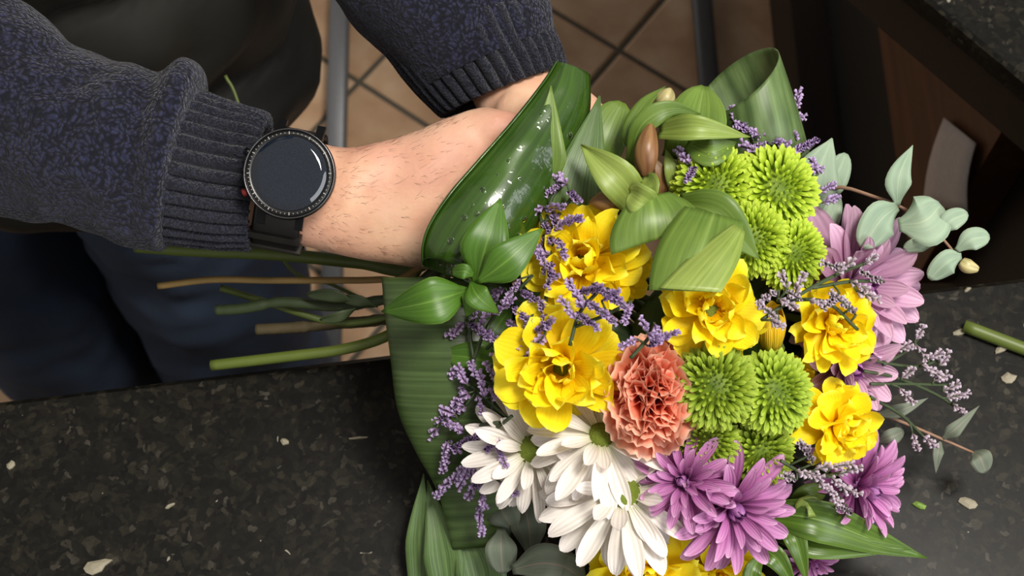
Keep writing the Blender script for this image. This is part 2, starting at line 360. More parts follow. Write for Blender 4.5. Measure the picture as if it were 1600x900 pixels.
def leaf_mb(mb, path, wpx, twist=0.0, fold=0.12, pr=(0.15, 0.45, 1.7), ns=6, nt=14, wave=0.0, ph=0.0):
    """a blade along pixel/depth points; wpx is its full width in pixels, twist turns it about its own run"""
    P = [V(*p) for p in path]; dm = sum(p[2] for p in path) / len(path); Wm = wpx / F * dm
    def fn(s, t):
        c = cr(P, t); tg = (cr(P, min(1, t + 0.02)) - cr(P, max(0, t - 0.02))).normalized()
        sd = tg.cross(BK)
        if sd.length < 0.15: sd = RT.copy()
        sd.normalize(); nn = sd.cross(tg).normalized()
        tw = R_(twist if not isinstance(twist, (list, tuple)) else twist[0] + (twist[1] - twist[0]) * t)
        s2 = sd * math.cos(tw) + nn * math.sin(tw); n2 = nn * math.cos(tw) - sd * math.sin(tw)
        u = s * 2 - 1; wd = Wm * 0.5 * prof(t, *pr)
        return c + s2 * (u * wd) + n2 * (fold * abs(u) * wd + wave * Wm * math.sin(5 * t + ph + 2 * u))
    return mb.grid(fn, ns, nt)
def ring(T, B, d, ratio=0.9, dB=None):
    a = V(T[0], T[1], d); b_ = V(B[0], B[1], dB or d)
    c = (a + b_) / 2; h = (a - b_) / 2
    return (c, h, BK * (h.length * ratio))
def rings_fn(rs, mod=None):
    C_ = [r[0] for r in rs]; A = [r[1] for r in rs]; B_ = [r[2] for r in rs]
    def fn(s, t):
        th = s * math.tau; k = mod(th, t) if mod else 1.0
        return cr(C_, t) + (cr(A, t) * math.cos(th) + cr(B_, t) * math.sin(th)) * k
    return fn
def wring(c, rx, ry):            # a level ring
    return (Vector(c), Vector((rx, 0, 0)), Vector((0, ry, 0)))
# ================================================================== the setting
# floor: grout bed with each tile a piece of its own, laid diagonally
A_ = PZ(968, 78, 0); B_ = PZ(561, 127, 0)
dg = A_ - B_; side = dg.length / math.sqrt(2); ang = math.atan2(dg.y, dg.x) - math.pi / 4
ex = Vector((math.cos(ang), math.sin(ang), 0)); ey = Vector((-ex.y, ex.x, 0))
fl = MB().box((0.2, 1.0, -0.012), Vector((2.2, 0, 0)), Vector((0, 2.0, 0)), Vector((0, 0, 0.009))).build('floor', 'grout', smooth=False, base=(0.2, 1.0, 0))
tag(fl, 'terracotta tiled floor laid diagonally with dark grout', 'floor', kind='structure')
hs = side / 2 - 0.004
tmb = MB(); top = hs - 0.004
def tfn(s, t):
    k = [(hs, -0.006), (hs, -0.002), (top, 0.0)][min(2, int(t * 2 + 0.5))]
    q = [(1, 1), (-1, 1), (-1, -1), (1, -1)][int(s * 4 + 0.5) % 4]
    return Vector((q[0] * k[0], q[1] * k[0], k[1]))
tmb.grid(tfn, 4, 2, True, True); tme = tmb.mesh('floor_tile', smooth=False); tme.materials.append(M['tile'])
for i in range(-7, 8):
    for j in range(-7, 8):
        c = B_ + ex * (side * (i + 0.5)) + ey * (side * (j + 0.5))
        if not (-1.3 < c.x < 1.6 and 0.1 < c.y < 2.9): continue
        o = bpy.data.objects.new('floor_tile', tme); COL.objects.link(o); o.parent = fl
        o.location = c - fl.location; o.location.z = 0; o.rotation_euler.z = ang

# worktop the flowers lie on
e0 = PZ(0, 625, TOP); e1 = PZ(1600, 432, TOP); ed = (e1 - e0).normalized(); en = Vector((ed.y, -ed.x, 0))
if en.y > 0: en = -en
mid = (e0 + e1) / 2 + ed * 0.05
def slab(mb, c, ax, hx, ay, hy, z0, z1, bev=0.004):
    """a bevelled board"""
    prof_ = [(hx - bev, hy - bev, z0), (hx, hy, z0 + bev), (hx, hy, z1 - bev), (hx - bev, hy - bev, z1)]
    def fn(s, t):
        a, b_, z = prof_[int(t * 3 + 0.5)]; q = [(1, 1), (-1, 1), (-1, -1), (1, -1)][int(s * 4 + 0.5) % 4]
        p = c + ax * (q[0] * a) + ay * (q[1] * b_); return Vector((p.x, p.y, z))
    return mb.grid(fn, 4, 3, True, True)
wt = slab(MB(), mid + en * 0.40, ed, 1.0, en, 0.40, TOP - 0.04, TOP).build('granite_worktop', 'granite', smooth=False)
tag(wt, 'speckled black granite worktop under the bouquet', 'worktop')
cb = empty('counter_cabinet', (mid + en * 0.40).xy.to_3d())
slab(MB(), mid + en * 0.44, ed, 0.97, en, 0.32, 0.09, TOP - 0.041).build('body', 'darkwood', cb, False)
slab(MB(), mid + en * 0.44, ed, 0.94, en, 0.28, 0.0, 0.089).build('plinth', 'black', cb, False)
tag(cb, 'dark wooden counter body carrying the granite worktop under the bouquet', 'cabinet')

# second counter, upper right, with its cabinet
s0 = PZ(1450, 0, TOP); s1 = PZ(1600, 125, TOP); sd_ = (s1 - s0).normalized(); sn = Vector((-sd_.y, sd_.x, 0))
if sn.x < 0: sn = -sn
sc_ = (s0 + s1) / 2 - sd_ * 0.45
H2 = 0.072
t2 = slab(MB(), sc_ + sn * 0.33, sd_, 0.62, sn, 0.33, TOP - 0.022, TOP, 0.003).build('granite_shelf', 'granite', smooth=False)
tag(t2, 'granite top of the second counter in the upper right corner', 'worktop')
t3 = slab(MB(), sc_ + sn * 0.335, sd_, 0.62, sn, 0.33, TOP - H2, TOP - 0.0225, 0.003).build('counter_fascia', 'fascia', smooth=False)
tag(t3, 'dark brown apron board under the upper right granite top', 'apron board')
XC = 0.392 * 1.0
q = PZ(1212, 100, 0); XC = q.x
cab = empty('side_cabinet', (XC + 0.3, 0.95, 0))
def vbox(x0, x1, y0, y1, z0, z1): return MB().box(((x0 + x1) / 2, (y0 + y1) / 2, (z0 + z1) / 2), Vector(((x1 - x0) / 2, 0, 0)), Vector((0, (y1 - y0) / 2, 0)), Vector((0, 0, (z1 - z0) / 2)))
ZT = TOP - H2 - 0.004
vbox(XC, XC + 0.6, 0.50, 1.9, 0.0, 0.13).build('plinth', 'darkwood', cab, False)
vbox(XC + 0.05, XC + 0.6, 0.52, 1.9, 0.132, ZT).build('body', 'black', cab, False)  # solid black body, its colour standing in for the shadowed recess behind the front
dr = vbox(XC + 0.012, XC + 0.049, 0.62, 1.6, 0.46, ZT - 0.01).build('drawer_front', 'wood', cab, False)
tag(cab, 'dark cabinet with a brown wooden front under the second counter', 'cabinet')
# sheet of paper hanging on the cabinet
def rayx(px, py, x):
    r = FW + RT * ((px - 800) / F) + UP * ((450 - py) / F); return CAM + r * ((x - CAM.x) / r.x)
px_ = XC + 0.006
cs = [rayx(1443, 315, px_), rayx(1512, 335, px_), rayx(1526, 224, px_), rayx(1476, 184, px_)]
pm = MB()
def pfn(s, t):
    a = cs[0].lerp(cs[1], s); b_ = cs[3].lerp(cs[2], s); p = a.lerp(b_, t); p.x -= 0.004 * math.sin(t * 3) ; return p
pp = pm.grid(pfn, 4, 6).build('paper_sheet', 'paper', thick=0.0008)
tag(pp, 'pale sheet of paper hanging on the dark cabinet at upper right', 'paper')
# two steel floor rails of a stand behind the counter
def rail(p0, p1, label):
    a = PZ(p0[0], p0[1], 0.03); b_ = PZ(p1[0], p1[1], 0.03); d_ = (a - b_).normalized(); a = a + d_ * 0.9; b_ = b_ - d_ * 0.05
    w_ = Vector((d_.y, -d_.x, 0)); c = (a + b_) / 2
    r = empty('steel_rail', (c.x, c.y, 0))
    mb = MB()
    def fn(s, t):
        th = s * math.tau; k = 0.0145
        sq = 1 / max(abs(math.cos(th)), abs(math.sin(th))) ** 0.75
        return b_.lerp(a, t) + (w_ * math.cos(th) + Vector((0, 0, 1)) * math.sin(th)) * (k * sq)
    mb.grid(fn, 24, 2, True, True).build('tube', 'steel', r)
    for t in (0.03, 0.5, 0.97):
        c = b_.lerp(a, t); c.z = 0.007
        MB().tube([c - Vector((0, 0, 0.007)), c, c + Vector((0, 0, 0.007))], 0.012, 12, 2).build('foot', 'black', r)
    tag(r, label, 'steel rail')
rail((532, 0), (517, 520), 'grey steel tube on the tiles beside the black vest')
rail((1096, 0), (1118, 250), 'grey steel tube on the tiles behind the looped leaf')

# ================================================================== the person
per = empty('person', (-0.36, 0.68, 0))
tag(per, 'person in navy knit sweater, black vest and jeans holding the bouquet', 'person')
def limb(P, n=8):
    """rings along world points (x, y, z, r[, flat])"""
    out = []
    for k, p in enumerate(P):
        c = Vector(p[:3]); a = Vector(P[min(k + 1, len(P) - 1)][:3]) - Vector(P[max(k - 1, 0)][:3]); a.normalize()
        x = a.cross(BK); x = x.normalized() if x.length > 0.2 else RT.copy(); y = x.cross(a).normalized()
        out.append((c, x * p[3], y * p[3] * (p[4] if len(p) > 4 else 1)))
    return out
body = MB()
fa1 = [ring((-300, 20), (-330, 170), .83, 1), ring((0, 100), (-20, 265), .81, .95), ring((230, 178), (200, 335), .80, .9), ring((395, 212), (362, 366), .795, .8),
       ring((462, 213), (425, 378), .795, .72), ring((533, 230), (486, 388), .795, .70), ring((580, 224), (525, 398), .795, .66), ring((640, 208), (575, 408), .80, .56),
       ring((705, 182), (628, 416), .80, .50), ring((765, 168), (690, 424), .805, .42), ring((815, 205), (745, 425), .81, .36), ring((840, 240), (790, 420), .82, .28)]
def tend(th, t): return 1 + 0.05 * max(0, t - 0.55) * (math.sin(th * 11) + .6 * math.sin(th * 6 + 1))
body.grid(rings_fn(fa1, tend), 40, 66, True, True)
# thumb base and thumb of the watch hand, passing behind the rolled leaf
def finger(P, r0, r1):
    pts = [V(*p) for p in P]
    body.tube(pts, lambda t: (r0 + (r1 - r0) * t) * (1 - 0.55 * max(0, (t - 0.92) / 0.08) ** 2) * (1 + 0.06 * math.cos(t * 3 * math.tau)), 14, 20)
finger([(690, 232, .812), (750, 205, .80), (815, 208, .80), (865, 250, .812), (880, 300, .835)], 0.0125, 0.009)
for k, (x, y) in enumerate([(835, 262), (828, 310), (806, 358), (772, 400)]):
    ln = [0.95, 1.05, 1.0, 0.8][k]
    finger([(x - 40, y, .812), (x + 20 * ln, y + 6, .825), (x + 35 * ln, y + 22, .86), (x - 5, y + 30, .885), (x - 50 * ln, y + 22, .89)], 0.0098, 0.0072)
fa2 = [(-0.124, 0.630, 1.085, 0.044), ]
w2 = [ring((560, -140), (810, -230), .85, 1), ring((620, -20), (800, -80), .85, .95), ring((712, 120), (838, 70), .85, .85), ring((738, 158), (868, 105), .85, .75), ring((752, 185), (905, 130), .845, .62), ring((775, 225), (945, 165), .845, .5),
      ring((800, 275), (965, 215), .85, .4), ring((825, 320), (960, 270), .86, .3)]
body.grid(rings_fn(w2), 36, 40, True, True)
finger([(800, 168, .835), (845, 212, .815), (868, 270, .82), (862, 320, .84)], 0.0135, 0.009)
for k, (x, y) in enumerate([(838, 318), (872, 310), (908, 298), (940, 280)]):
    ln = [1, 1.08, 1, .82][k]
    finger([(x - 10, y - 40, .855), (x + 12, y + 35 * ln, .868), (x + 5, y + 55 * ln, .892), (x - 30, y + 45, .91), (x - 60 * ln, y + 20, .912)], 0.0096, 0.0072)
sh1 = V(-300, 95, .83); e2 = V(690, -185, .85)
body.grid(rings_fn(limb([(-0.50, .66, 1.36, .05), (-0.47, .60, 1.22, .048), (-0.44, .53, 1.10, .044), (sh1.x, sh1.y, sh1.z, .04), (sh1.x + .05, sh1.y - .01, sh1.z - .005, .036)])), 20, 20, True, True)
body.grid(rings_fn(limb([(-0.20, .68, 1.36, .05), (-0.17, .67, 1.24, .047), (-0.13, .65, 1.13, .043), (e2.x, e2.y, e2.z, .04), (e2.x + .02, e2.y - .04, e2.z - .02, .037)])), 20, 20, True, True)
body.grid(rings_fn([wring((-.37, .68, .82), .15, .09), wring((-.36, .68, .95), .15, .095), wring((-.36, .68, 1.1), .14, .09), wring((-.355, .68, 1.25), .16, .095), wring((-.35, .68, 1.36), .17, .08), wring((-.35, .68, 1.43), .09, .06), wring((-.35, .675, 1.50), .055, .055), wring((-.35, .67, 1.53), .05, .05)]), 32, 40, True, True)
for x in (-.31, -.49):
    body.grid(rings_fn([wring((x * .9 - .03, .67, .88), .075, .075), wring((x, .66, .7), .068, .07), wring((x, .66, .5), .052, .055), wring((x, .66, .3), .045, .05), wring((x, .67, .1), .036, .04), wring((x, .67, .03), .036, .045)]), 20, 30, True, True)
tmp = body.build('body_volume', 'skin', None)
md = tmp.modifiers.new('r', 'REMESH'); md.mode = 'VOXEL'; md.voxel_size = 0.0032; md.use_smooth_shade = True
ms = tmp.modifiers.new('s', 'SMOOTH'); ms.factor = 0.5; ms.iterations = 7
dgp = bpy.context.evaluated_depsgraph_get()
bme = bpy.data.meshes.new_from_object(tmp.evaluated_get(dgp)); bme.transform(Matrix.Translation(tmp.location - per.location))
bpy.data.objects.remove(tmp)
bo = bpy.data.objects.new('body', bme); COL.objects.link(bo); bo.parent = per
bme.materials.clear(); bme.materials.append(M['skin'])
# fine hairs on the wrist
hm = MB(); rnd = random.Random(3)
ff = rings_fn(fa1)
for k in range(430):
    t = rnd.uniform(0.40, 0.80); s = rnd.choice([rnd.uniform(0.02, 0.24), rnd.uniform(0.22, 0.46)])
    p = ff(s, t); q2 = ff(s, t + 0.01); c = cr([r[0] for r in fa1], t)
    nrm = (p - c).normalized(); al = (q2 - p).normalized(); sd2 = al.cross(nrm) * rnd.uniform(-0.8, 0.8)
    l = rnd.uniform(0.004, 0.009); d1 = (al + sd2 + nrm * 0.35).normalized(); d2 = (al + sd2 * 1.6 + nrm * 0.1).normalized()
    p = p - nrm * 0.0008
    hm.tube([p, p + d1 * l * 0.5, p + d1 * l * 0.5 + d2 * l * 0.5], lambda t: 0.00007 * (1.1 - t), 3, 3)
hm.build('arm_hair', 'hair', per, kind='stuff')

def nz3(p, s): return noise.noise(Vector(p) * s)
def cloth(mb, rs, ns, nt, amp, sc, rib=0, ribamp=0.0, inner=False):
    f0 = rings_fn(rs)
    Cc = [r[0] for r in rs]
    def fn(s, t):
        p = f0(s, t); c = cr(Cc, t); n = (p - c).normalized()
        d_ = amp * (nz3(p, sc) + 0.5 * nz3(p + Vector((3, 1, 7)), sc * 2.3))
        if rib: d_ += ribamp * (abs(math.cos(s * math.pi * rib)) ** 0.6 - 0.6)
        return p + n * d_
    return mb.grid(fn, ns, nt, True, True)
# sleeve with the watch
sl1 = [ring((-330, -110), (-400, 190), .83, .9), ring((-180, -75), (-200, 265), .815, .85), ring((-30, -30), (-60, 322), .80, .80), ring((60, 22), (30, 342), .795, .80), ring((110, 68), (90, 350), .79, .82), ring((165, 88), (140, 366), .79, .82),
       ring((205, 96), (180, 378), .79, .80), ring((250, 118), (215, 384), .79, .78), ring((292, 98), (238, 384), .79, .80), ring((316, 114), (252, 384), .79, .80), ring((316, 150), (262, 376), .79, .74)]
s1 = MB(); cloth(s1, sl1, 120, 150, 0.0045, 24)
up1 = limb([(-0.50, .67, 1.38, .075), (-0.48, .61, 1.24, .072), (-0.455, .54, 1.13, .07), (sh1.x - .03, sh1.y, sh1.z + .01, .066), (sh1.x + .03, sh1.y - .01, sh1.z, .058)])
cloth(s1, up1, 48, 40, 0.005, 20)
so1 = s1.build('sweater_sleeve', 'knit', per)
c1 = [ring((306, 146), (250, 378), .79, .74), ring((322, 148), (266, 380), .79, .72), ring((350, 158), (300, 384), .79, .70), ring((385, 168), (345, 388), .79, .68), ring((412, 176), (380, 388), .79, .68), ring((423, 184), (392, 386), .79, .66), ring((418, 194), (386, 376), .79, .60), ring((405, 200), (372, 368), .79, .56)]
cloth(MB(), c1, 31 * 10, 34, 0.0012, 30, rib=31, ribamp=0.0044).build('cuff', 'rib', so1)
# sleeve of the other arm
sl2 = [ring((440, -190), (830, -250), .85, .8), ring((490, -70), (825, -150), .85, .8), ring((525, 0), (835, -75), .85, .80), ring((575, 62), (848, -25), .85, .80), ring((625, 112), (858, 22), .85, .78), ring((655, 148), (864, 52), .85, .76)]
s2 = MB(); cloth(s2, sl2, 110, 90, 0.004, 24)
up2 = limb([(-0.20, .69, 1.38, .075), (-0.17, .68, 1.26, .072), (-0.135, .66, 1.15, .07), (e2.x, e2.y, e2.z, .07), (e2.x + .02, e2.y - .05, e2.z - .03, .062)])
cloth(s2, up2, 48, 40, 0.004, 20)
so2 = s2.build('sweater_sleeve', 'knit', per)
c2 = [ring((600, 82), (850, 0), .85, .76), ring((640, 128), (862, 42), .85, .74), ring((668, 160), (874, 70), .85, .72), ring((685, 178), (882, 96), .85, .70), ring((694, 182), (884, 106), .85, .68), ring((704, 172), (872, 104), .85, .62), ring((700, 150), (850, 90), .85, .58)]
cloth(MB(), c2, 34 * 10, 30, 0.0012, 30, rib=34, ribamp=0.0042).build('cuff', 'rib', so2)
# quilted vest
vr = [wring((-.37, .68, .73), .185, .115), wring((-.374, .68, .755), .195, .135), wring((-.374, .68, .84), .200, .146), wring((-.374, .68, .95), .200, .148), wring((-.37, .68, 1.06), .196, .145), wring((-.355, .68, 1.2), .205, .14), wring((-.35, .68, 1.33), .20, .125), wring((-.35, .68, 1.41), .13, .10), wring((-.35, .675, 1.46), .08, .085)]
vm = MB(); vf = rings_fn(vr)
def vfn(s, t):
    p = vf(s, t); c = cr([r[0] for r in vr], t); n = (p - c).normalized()
    return p + n * (0.016 * abs(math.sin((p.z + 0.06 * nz3(p, 5)) * 26)) ** 0.5 + 0.016 * nz3(p, 10) + 0.010 * nz3(p, 24))
vm.grid(vfn, 96, 110, True, True); vest = vm.build('vest', 'vest', per)
zp = MB()
zp.tube([vfn(0.805, t) + Vector((0, -0.002, 0)) for t in [0.03 + 0.04 * k for k in range(20)]], 0.0055, 6, 60)
zp.build('zip', 'zip', vest)
# jeans
jm = MB()
for x in (-.315, -.51):
    rs = [wring((x * .85 - .055, .68, .90), .095, .105), wring((x * .95 - .02, .67, .80), .095, .1), wring((x, .66, .66), .094, .095), wring((x, .66, .5), .096, .092), wring((x, .66, .3), .097, .092), wring((x, .67, .12), .094, .09), wring((x, .67, .05), .064, .078)]
    cloth(jm, rs, 60, 90, 0.009, 15)
jm.build('jeans', 'denim', per)
for x in (-.315, -.51):
    MB().grid(rings_fn([(Vector((x, .75 - .05 * k, .045 + .004 * (k < 3))), Vector((w_, 0, 0)), Vector((0, 0, h_))) for k, (w_, h_) in enumerate([(.02, .03), (.036, .045), (.04, .045), (.042, .04), (.045, .036), (.042, .032), (.022, .024)])]), 20, 18, True, True).build('shoe', 'shoe', per)

# ================================================================== wristwatch
wc = cr([r[0] for r in fa1], 4.15 / 11); wa = cr([r[1] for r in fa1], 4.15 / 11); wb = cr([r[2] for r in fa1], 4.15 / 11)
al = (cr([r[0] for r in fa1], 4.4 / 11) - cr([r[0] for r in fa1], 3.9 / 11)).normalized()
face_c = V(452, 271, .748)
nface = (dv(0.05, 0.03, 1)).normalized()
wat = empty('wristwatch', face_c); tag(wat, 'round black smartwatch with leather strap on the wrist', 'watch')
fm = frame(nface); X = fm.col[0].to_3d(); Y = fm.col[1].to_3d(); Z = fm.col[2].to_3d()
R0 = 72.5 / F * .748
def lathe(pr, n=72):
    """pr: list of (radius, height)"""
    mb = MB()
    def fn(s, t):
        r, h = pr[int(t * (len(pr) - 1) + 0.5)]
        return face_c + (X * math.cos(s * math.tau) + Y * math.sin(s * math.tau)) * r + Z * h
    return mb.grid(fn, n, len(pr) - 1, True, True)
lathe([(R0 * .86, -.0125), (R0 * .95, -.011), (R0 * .985, -.008), (R0, -.004), (R0 * .995, -.0012), (R0 * .975, 0.0)]).build('case', 'case', wat)
lathe([(R0 * .985, -.001), (R0 * .985, .0004), (R0 * .965, .0011), (R0 * .945, .0006), (R0 * .94, -.0006)]).build('rim', 'rim', wat)
bz = lathe([(R0 * .945, -.0005), (R0 * .94, .0004), (R0 * .80, .0007), (R0 * .79, -.0004)]).build('bezel', 'bezel', wat)
lathe([(R0 * .82, .0003), (R0 * .812, .0007), (R0 * .79, .00105), (R0 * .765, .00142), (R0 * .74, .00178), (R0 * .715, .0021), (R0 * .685, .0023), (R0 * .64, .0024), (R0 * .4, .00245), (R0 * .01, .00245)]).build('screen', 'glass', wat)
mk = MB()
for k in range(60):
    a = k / 60 * math.tau; big = k % 5 == 0
    c = face_c + (X * math.cos(a) + Y * math.sin(a)) * (R0 * .875) + Z * 0.0007
    rd = (X * math.cos(a) + Y * math.sin(a)); tn = (Y * math.cos(a) - X * math.sin(a))
    mk.box(c + Z * .00012, rd * (R0 * (.03 if big else .012)), tn * (R0 * (.009 if big else .006)), Z * 0.00012)
mk.build('minute_marks', 'mark', bz, False)
def strap_fn(k0, k1, gap):
    def fn(s, t):            # t round the wrist, s round the strap's own section
        th = R_(60) + (k0 + (k1 - k0) * t) * R_(1)
        p = wc + wa * 1.09 * math.cos(th) + wb * 1.16 * math.sin(th)
        n = (wa * math.cos(th) / wa.length_squared + wb * math.sin(th) / wb.length_squared).normalized()
        q = [(-1, -1), (1, -1), (1.0, 0.6), (.9, 1), (-.9, 1), (-1, .6)][int(s * 6 + .5) % 6]
        return p + al * (q[0] * 0.0132) + n * (q[1] * 0.0016)
    return fn
MB().grid(strap_fn(0, -358, 0), 6, 60, True, True).build('strap', 'strap', wat)
def keeper(th0, wd):
    def fn(s, t):
        th = R_(th0 + wd * t); p = wc + wa * 1.09 * math.cos(th) + wb * 1.16 * math.sin(th)
        n = (wa * math.cos(th) / wa.length_squared + wb * math.sin(th) / wb.length_squared).normalized()
        q = [(-1, -1), (1, -1), (1, 1), (-1, 1)][int(s * 4 + .5) % 4]
        return p + al * (q[0] * 0.0146) + n * (q[1] * 0.0030)
    return fn
MB().grid(keeper(140, 8), 4, 5, True, True).build('keeper', 'keeper', wat, False)
MB().grid(keeper(163, 7), 4, 5, True, True).build('keeper', 'keeper', wat, False)
for sgn in (1, -1):          # lugs
    for e in (-1, 1):
        c = face_c + (wa.normalized() * sgn * R0 * 0.98) + al * e * 0.0105 - Z * .0068
        MB().box(c, al * 0.0022, (wa.normalized() * sgn - Z * .6).normalized() * 0.0052, Z * 0.0028).build('lug', 'case', wat, False)
for a, mname in ((202, 'red'), (152, 'case')):
    rd = X * math.cos(R_(a)) + Y * math.sin(R_(a)); c = face_c + rd * (R0 * 1.0) - Z * .005
    MB().tube([c - rd * .001, c + rd * .001, c + rd * .0026], 0.0022, 12, 2).build('push_button', mname, wat)
# ================================================================== the bouquet
GRIP = V(735, 335, .855)
rb = random.Random(21)
def grip(): return GRIP + RT * rb.uniform(-.012, .012) + UP * rb.uniform(-.016, .016) + BK * rb.uniform(-.014, .012)
def stem_part(root, head, n, r=0.0021, mat='stem', tail=None):
    """stalk from the flower head back through the hands"""
    g = grip(); P = [head - n * 0.002, head - n * 0.035 + (g - head) * 0.12, head.lerp(g, 0.6) - BK * 0.02, g]
    P += [g + RT * -rb.uniform(.03, .045) - UP * rb.uniform(0.01, .03) - BK * .01]
    MB().tube(P, r, 7, 26).build('stem', mat, root)
VAR = {}
def variants(key, n, mk, ns=4, nt=8):
    if key not in VAR:
        VAR[key] = []
        for k in range(n):
            fn, mat = mk(k); me = MB().grid(fn, ns, nt).mesh(key); me.materials.append(M[mat]); VAR[key].append(me)
    return VAR[key]
def rosette(root, n, rows, key, rnd, roll=0, skip=None):
    """rows: (count, radius, height, elevation deg, size, mesh list, jitter deg)"""
    base = frame(n, roll)
    for ri, (cnt, r0, z0, el, sz, ms, jit) in enumerate(rows):
        ph = rnd.uniform(0, math.tau)
        for k in range(cnt):
            az = ph + (k + rnd.uniform(-.25, .25)) / cnt * math.tau
            m = base @ Matrix.Rotation(az, 4, 'Z') @ Matrix.Translation((0, r0, z0)) @ Matrix.Rotation(R_(el + rnd.uniform(-jit, jit)), 4, 'X') @ Matrix.Rotation(R_(rnd.uniform(-jit, jit)), 4, 'Y') @ Matrix.Scale(sz * rnd.uniform(.88, 1.1), 4)
            put(rnd.choice(ms), key, root, m)
def dome(root, n, r, h, mat, name='centre', bump=0.06):
    base = frame(n); c0 = worldloc(root); mb = MB()
    def fn(s, t):
        a = t * math.pi * 0.55; k = 1 + bump * math.sin(s * math.tau * 13) * math.sin(t * 30)
        p = Vector((math.cos(s * math.tau) * math.sin(a) * r * k, math.sin(s * math.tau) * math.sin(a) * r * k, math.cos(a) * h - h * .1))
        return c0 + base.to_3x3() @ p
    mb.grid(fn, 26, 10, True).build(name, mat, root)
def calyx(root, n, r, l, mat='stem'):
    base = frame(n).to_3x3(); c0 = worldloc(root); pr = [(r * .15, -l), (r * .5, -l * .9), (r * .9, -l * .5), (r, -l * .1), (r * .7, 0)]
    MB().grid(lambda s, t: c0 + base @ Vector((math.cos(s * math.tau) * cr([p[0] for p in pr], t), math.sin(s * math.tau) * cr([p[0] for p in pr], t), cr([p[1] for p in pr], t))), 12, 10, True, True).build('calyx', mat, root)

# ---- tails of cut stems seen on the left
T_A = [(650, 418, .86), (560, 410, .862), (430, 397, .862), (300, 391, .865), (212, 385, .87)]
T_B = [(640, 428, .848), (590, 437, .848), (500, 438, .85), (420, 438, .85), (330, 437, .852), (247, 447, .855)]
T_C = [(660, 470, .87), (600, 497, .872), (530, 505, .875), (470, 490, .875), (410, 470, .878), (345, 450, .88)]
T_D = [(650, 450, .862), (590, 470, .862), (520, 478, .866), (440, 472, .868), (380, 482, .87), (338, 485, .872)]
T_E = [(650, 480, .875), (590, 500, .877), (520, 506, .877), (460, 512, .88), (400, 515, .88)]
T_F = [(660, 480, .87), (610, 522, .868), (540, 545, .868), (450, 557, .87), (330, 571, .874)]
T_G = [(650, 440, .88), (590, 470, .885), (520, 445, .89), (440, 400, .895), (375, 170, .90), (352, 118, .90)]

# ---- yellow chrysanthemums
def ym(k):
    q = random.Random(k); return petal_fn(.033, .0195, .45, .66, 2.5, q.uniform(0, .55), q.uniform(-.7, .7), q.uniform(.06, .15), q.uniform(0, 6), 7, q.uniform(-.25, .25)), 'yellow'
YB = variants('petal', 9, ym, 5, 9)
def ymi(k):
    q = random.Random(k + 50); return petal_fn(.023, .0165, .45, .62, 2.4, q.uniform(.3, .9), q.uniform(0, 1.0), q.uniform(.08, .17), q.uniform(0, 6), 7, q.uniform(-.3, .3)), 'yellow'
YI = variants('petal_in', 7, ymi, 5, 8)
def yellow(px, py, size, n, label, seed, off=0.0, tail=None, cs=1.0, full=1.0, disc='disc'):
    h = V(px, py, D(px, py) + off); nn = dv(*n); root = empty('yellow_chrysanthemum', h); rnd = random.Random(seed)
    k = size / 2 / F * (D(px, py) + off) / .034
    dome(root, nn, .0068 * k * cs, .004 * k, disc); calyx(root, nn, .008 * k, .012 * k)
    rows = [(12, .004 * k, -.002 * k, 2, k, YB, 16), (10, .004 * k, .001 * k, 22, k * .94, YB, 20), (int(10 * full), .0045 * k, .002 * k, 42, k * .98, YI, 20), (int(6 * full), .0055 * k, .0025 * k, 62, k * .7, YI, 20)]
    rosette(root, nn, rows, 'petal', rnd); stem_part(root, h, nn, tail=tail)
    tag(root, label, 'flower', 'yellow chrysanthemums')
yellow(912, 410, 190, (-.25, .25, 1), 'yellow chrysanthemum nearest the rolled dark leaf, under purple statice', 1, .012, T_A)
yellow(962, 420, 110, (.5, .1, 1), 'small yellow chrysanthemum tucked right of the topmost yellow one', 2, .025)
yellow(878, 574, 202, (-.25, -.1, 1), 'large yellow chrysanthemum between the white daisies and the purple statice', 3, .0, T_B)
yellow(1110, 484, 172, (.1, .1, 1), 'yellow chrysanthemum directly below the folded light green leaf', 4, .004)
yellow(1297, 506, 146, (.3, .0, 1), 'yellow chrysanthemum overlapping the large pink bloom on the right', 5, .0)
yellow(1245, 590, 70, (.6, -.1, 1), 'small yellow chrysanthemum peeping out behind the right green pompon', 16, .03)
yellow(1305, 665, 142, (.55, -.15, .9), 'yellow chrysanthemum right of the lower green pompons', 6, .0)
yellow(1008, 893, 175, (-.05, -.3, 1), 'yellow chrysanthemum at bottom edge beneath the white daisies', 7, -.004)
yellow(1115, 900, 150, (.15, -.3, 1), 'yellow flower with broad brown-yellow centre at the bottom edge', 8, .012, cs=2.6, full=.6, disc='ydisc')
# closed bud
bh = V(1205, 540, D(1205, 540) + .012); root = empty('yellow_bud', bh); bn = dv(-.1, .75, .6)
BP = variants('bud_petal', 3, lambda k: (petal_fn(.023, .011, .5, .6, 2, .7, .55 + .1 * k, .02, k), 'yellowpale'), 4, 8)
rosette(root, bn, [(9, .005, 0, 70, 1.0, BP, 4), (6, .003, .001, 78, .95, BP, 4)], 'petal', random.Random(9)); calyx(root, bn, .007, .01); stem_part(root, bh, bn)
tag(root, 'half-closed yellow bud between the green pompons and the right yellow bloom', 'flower')

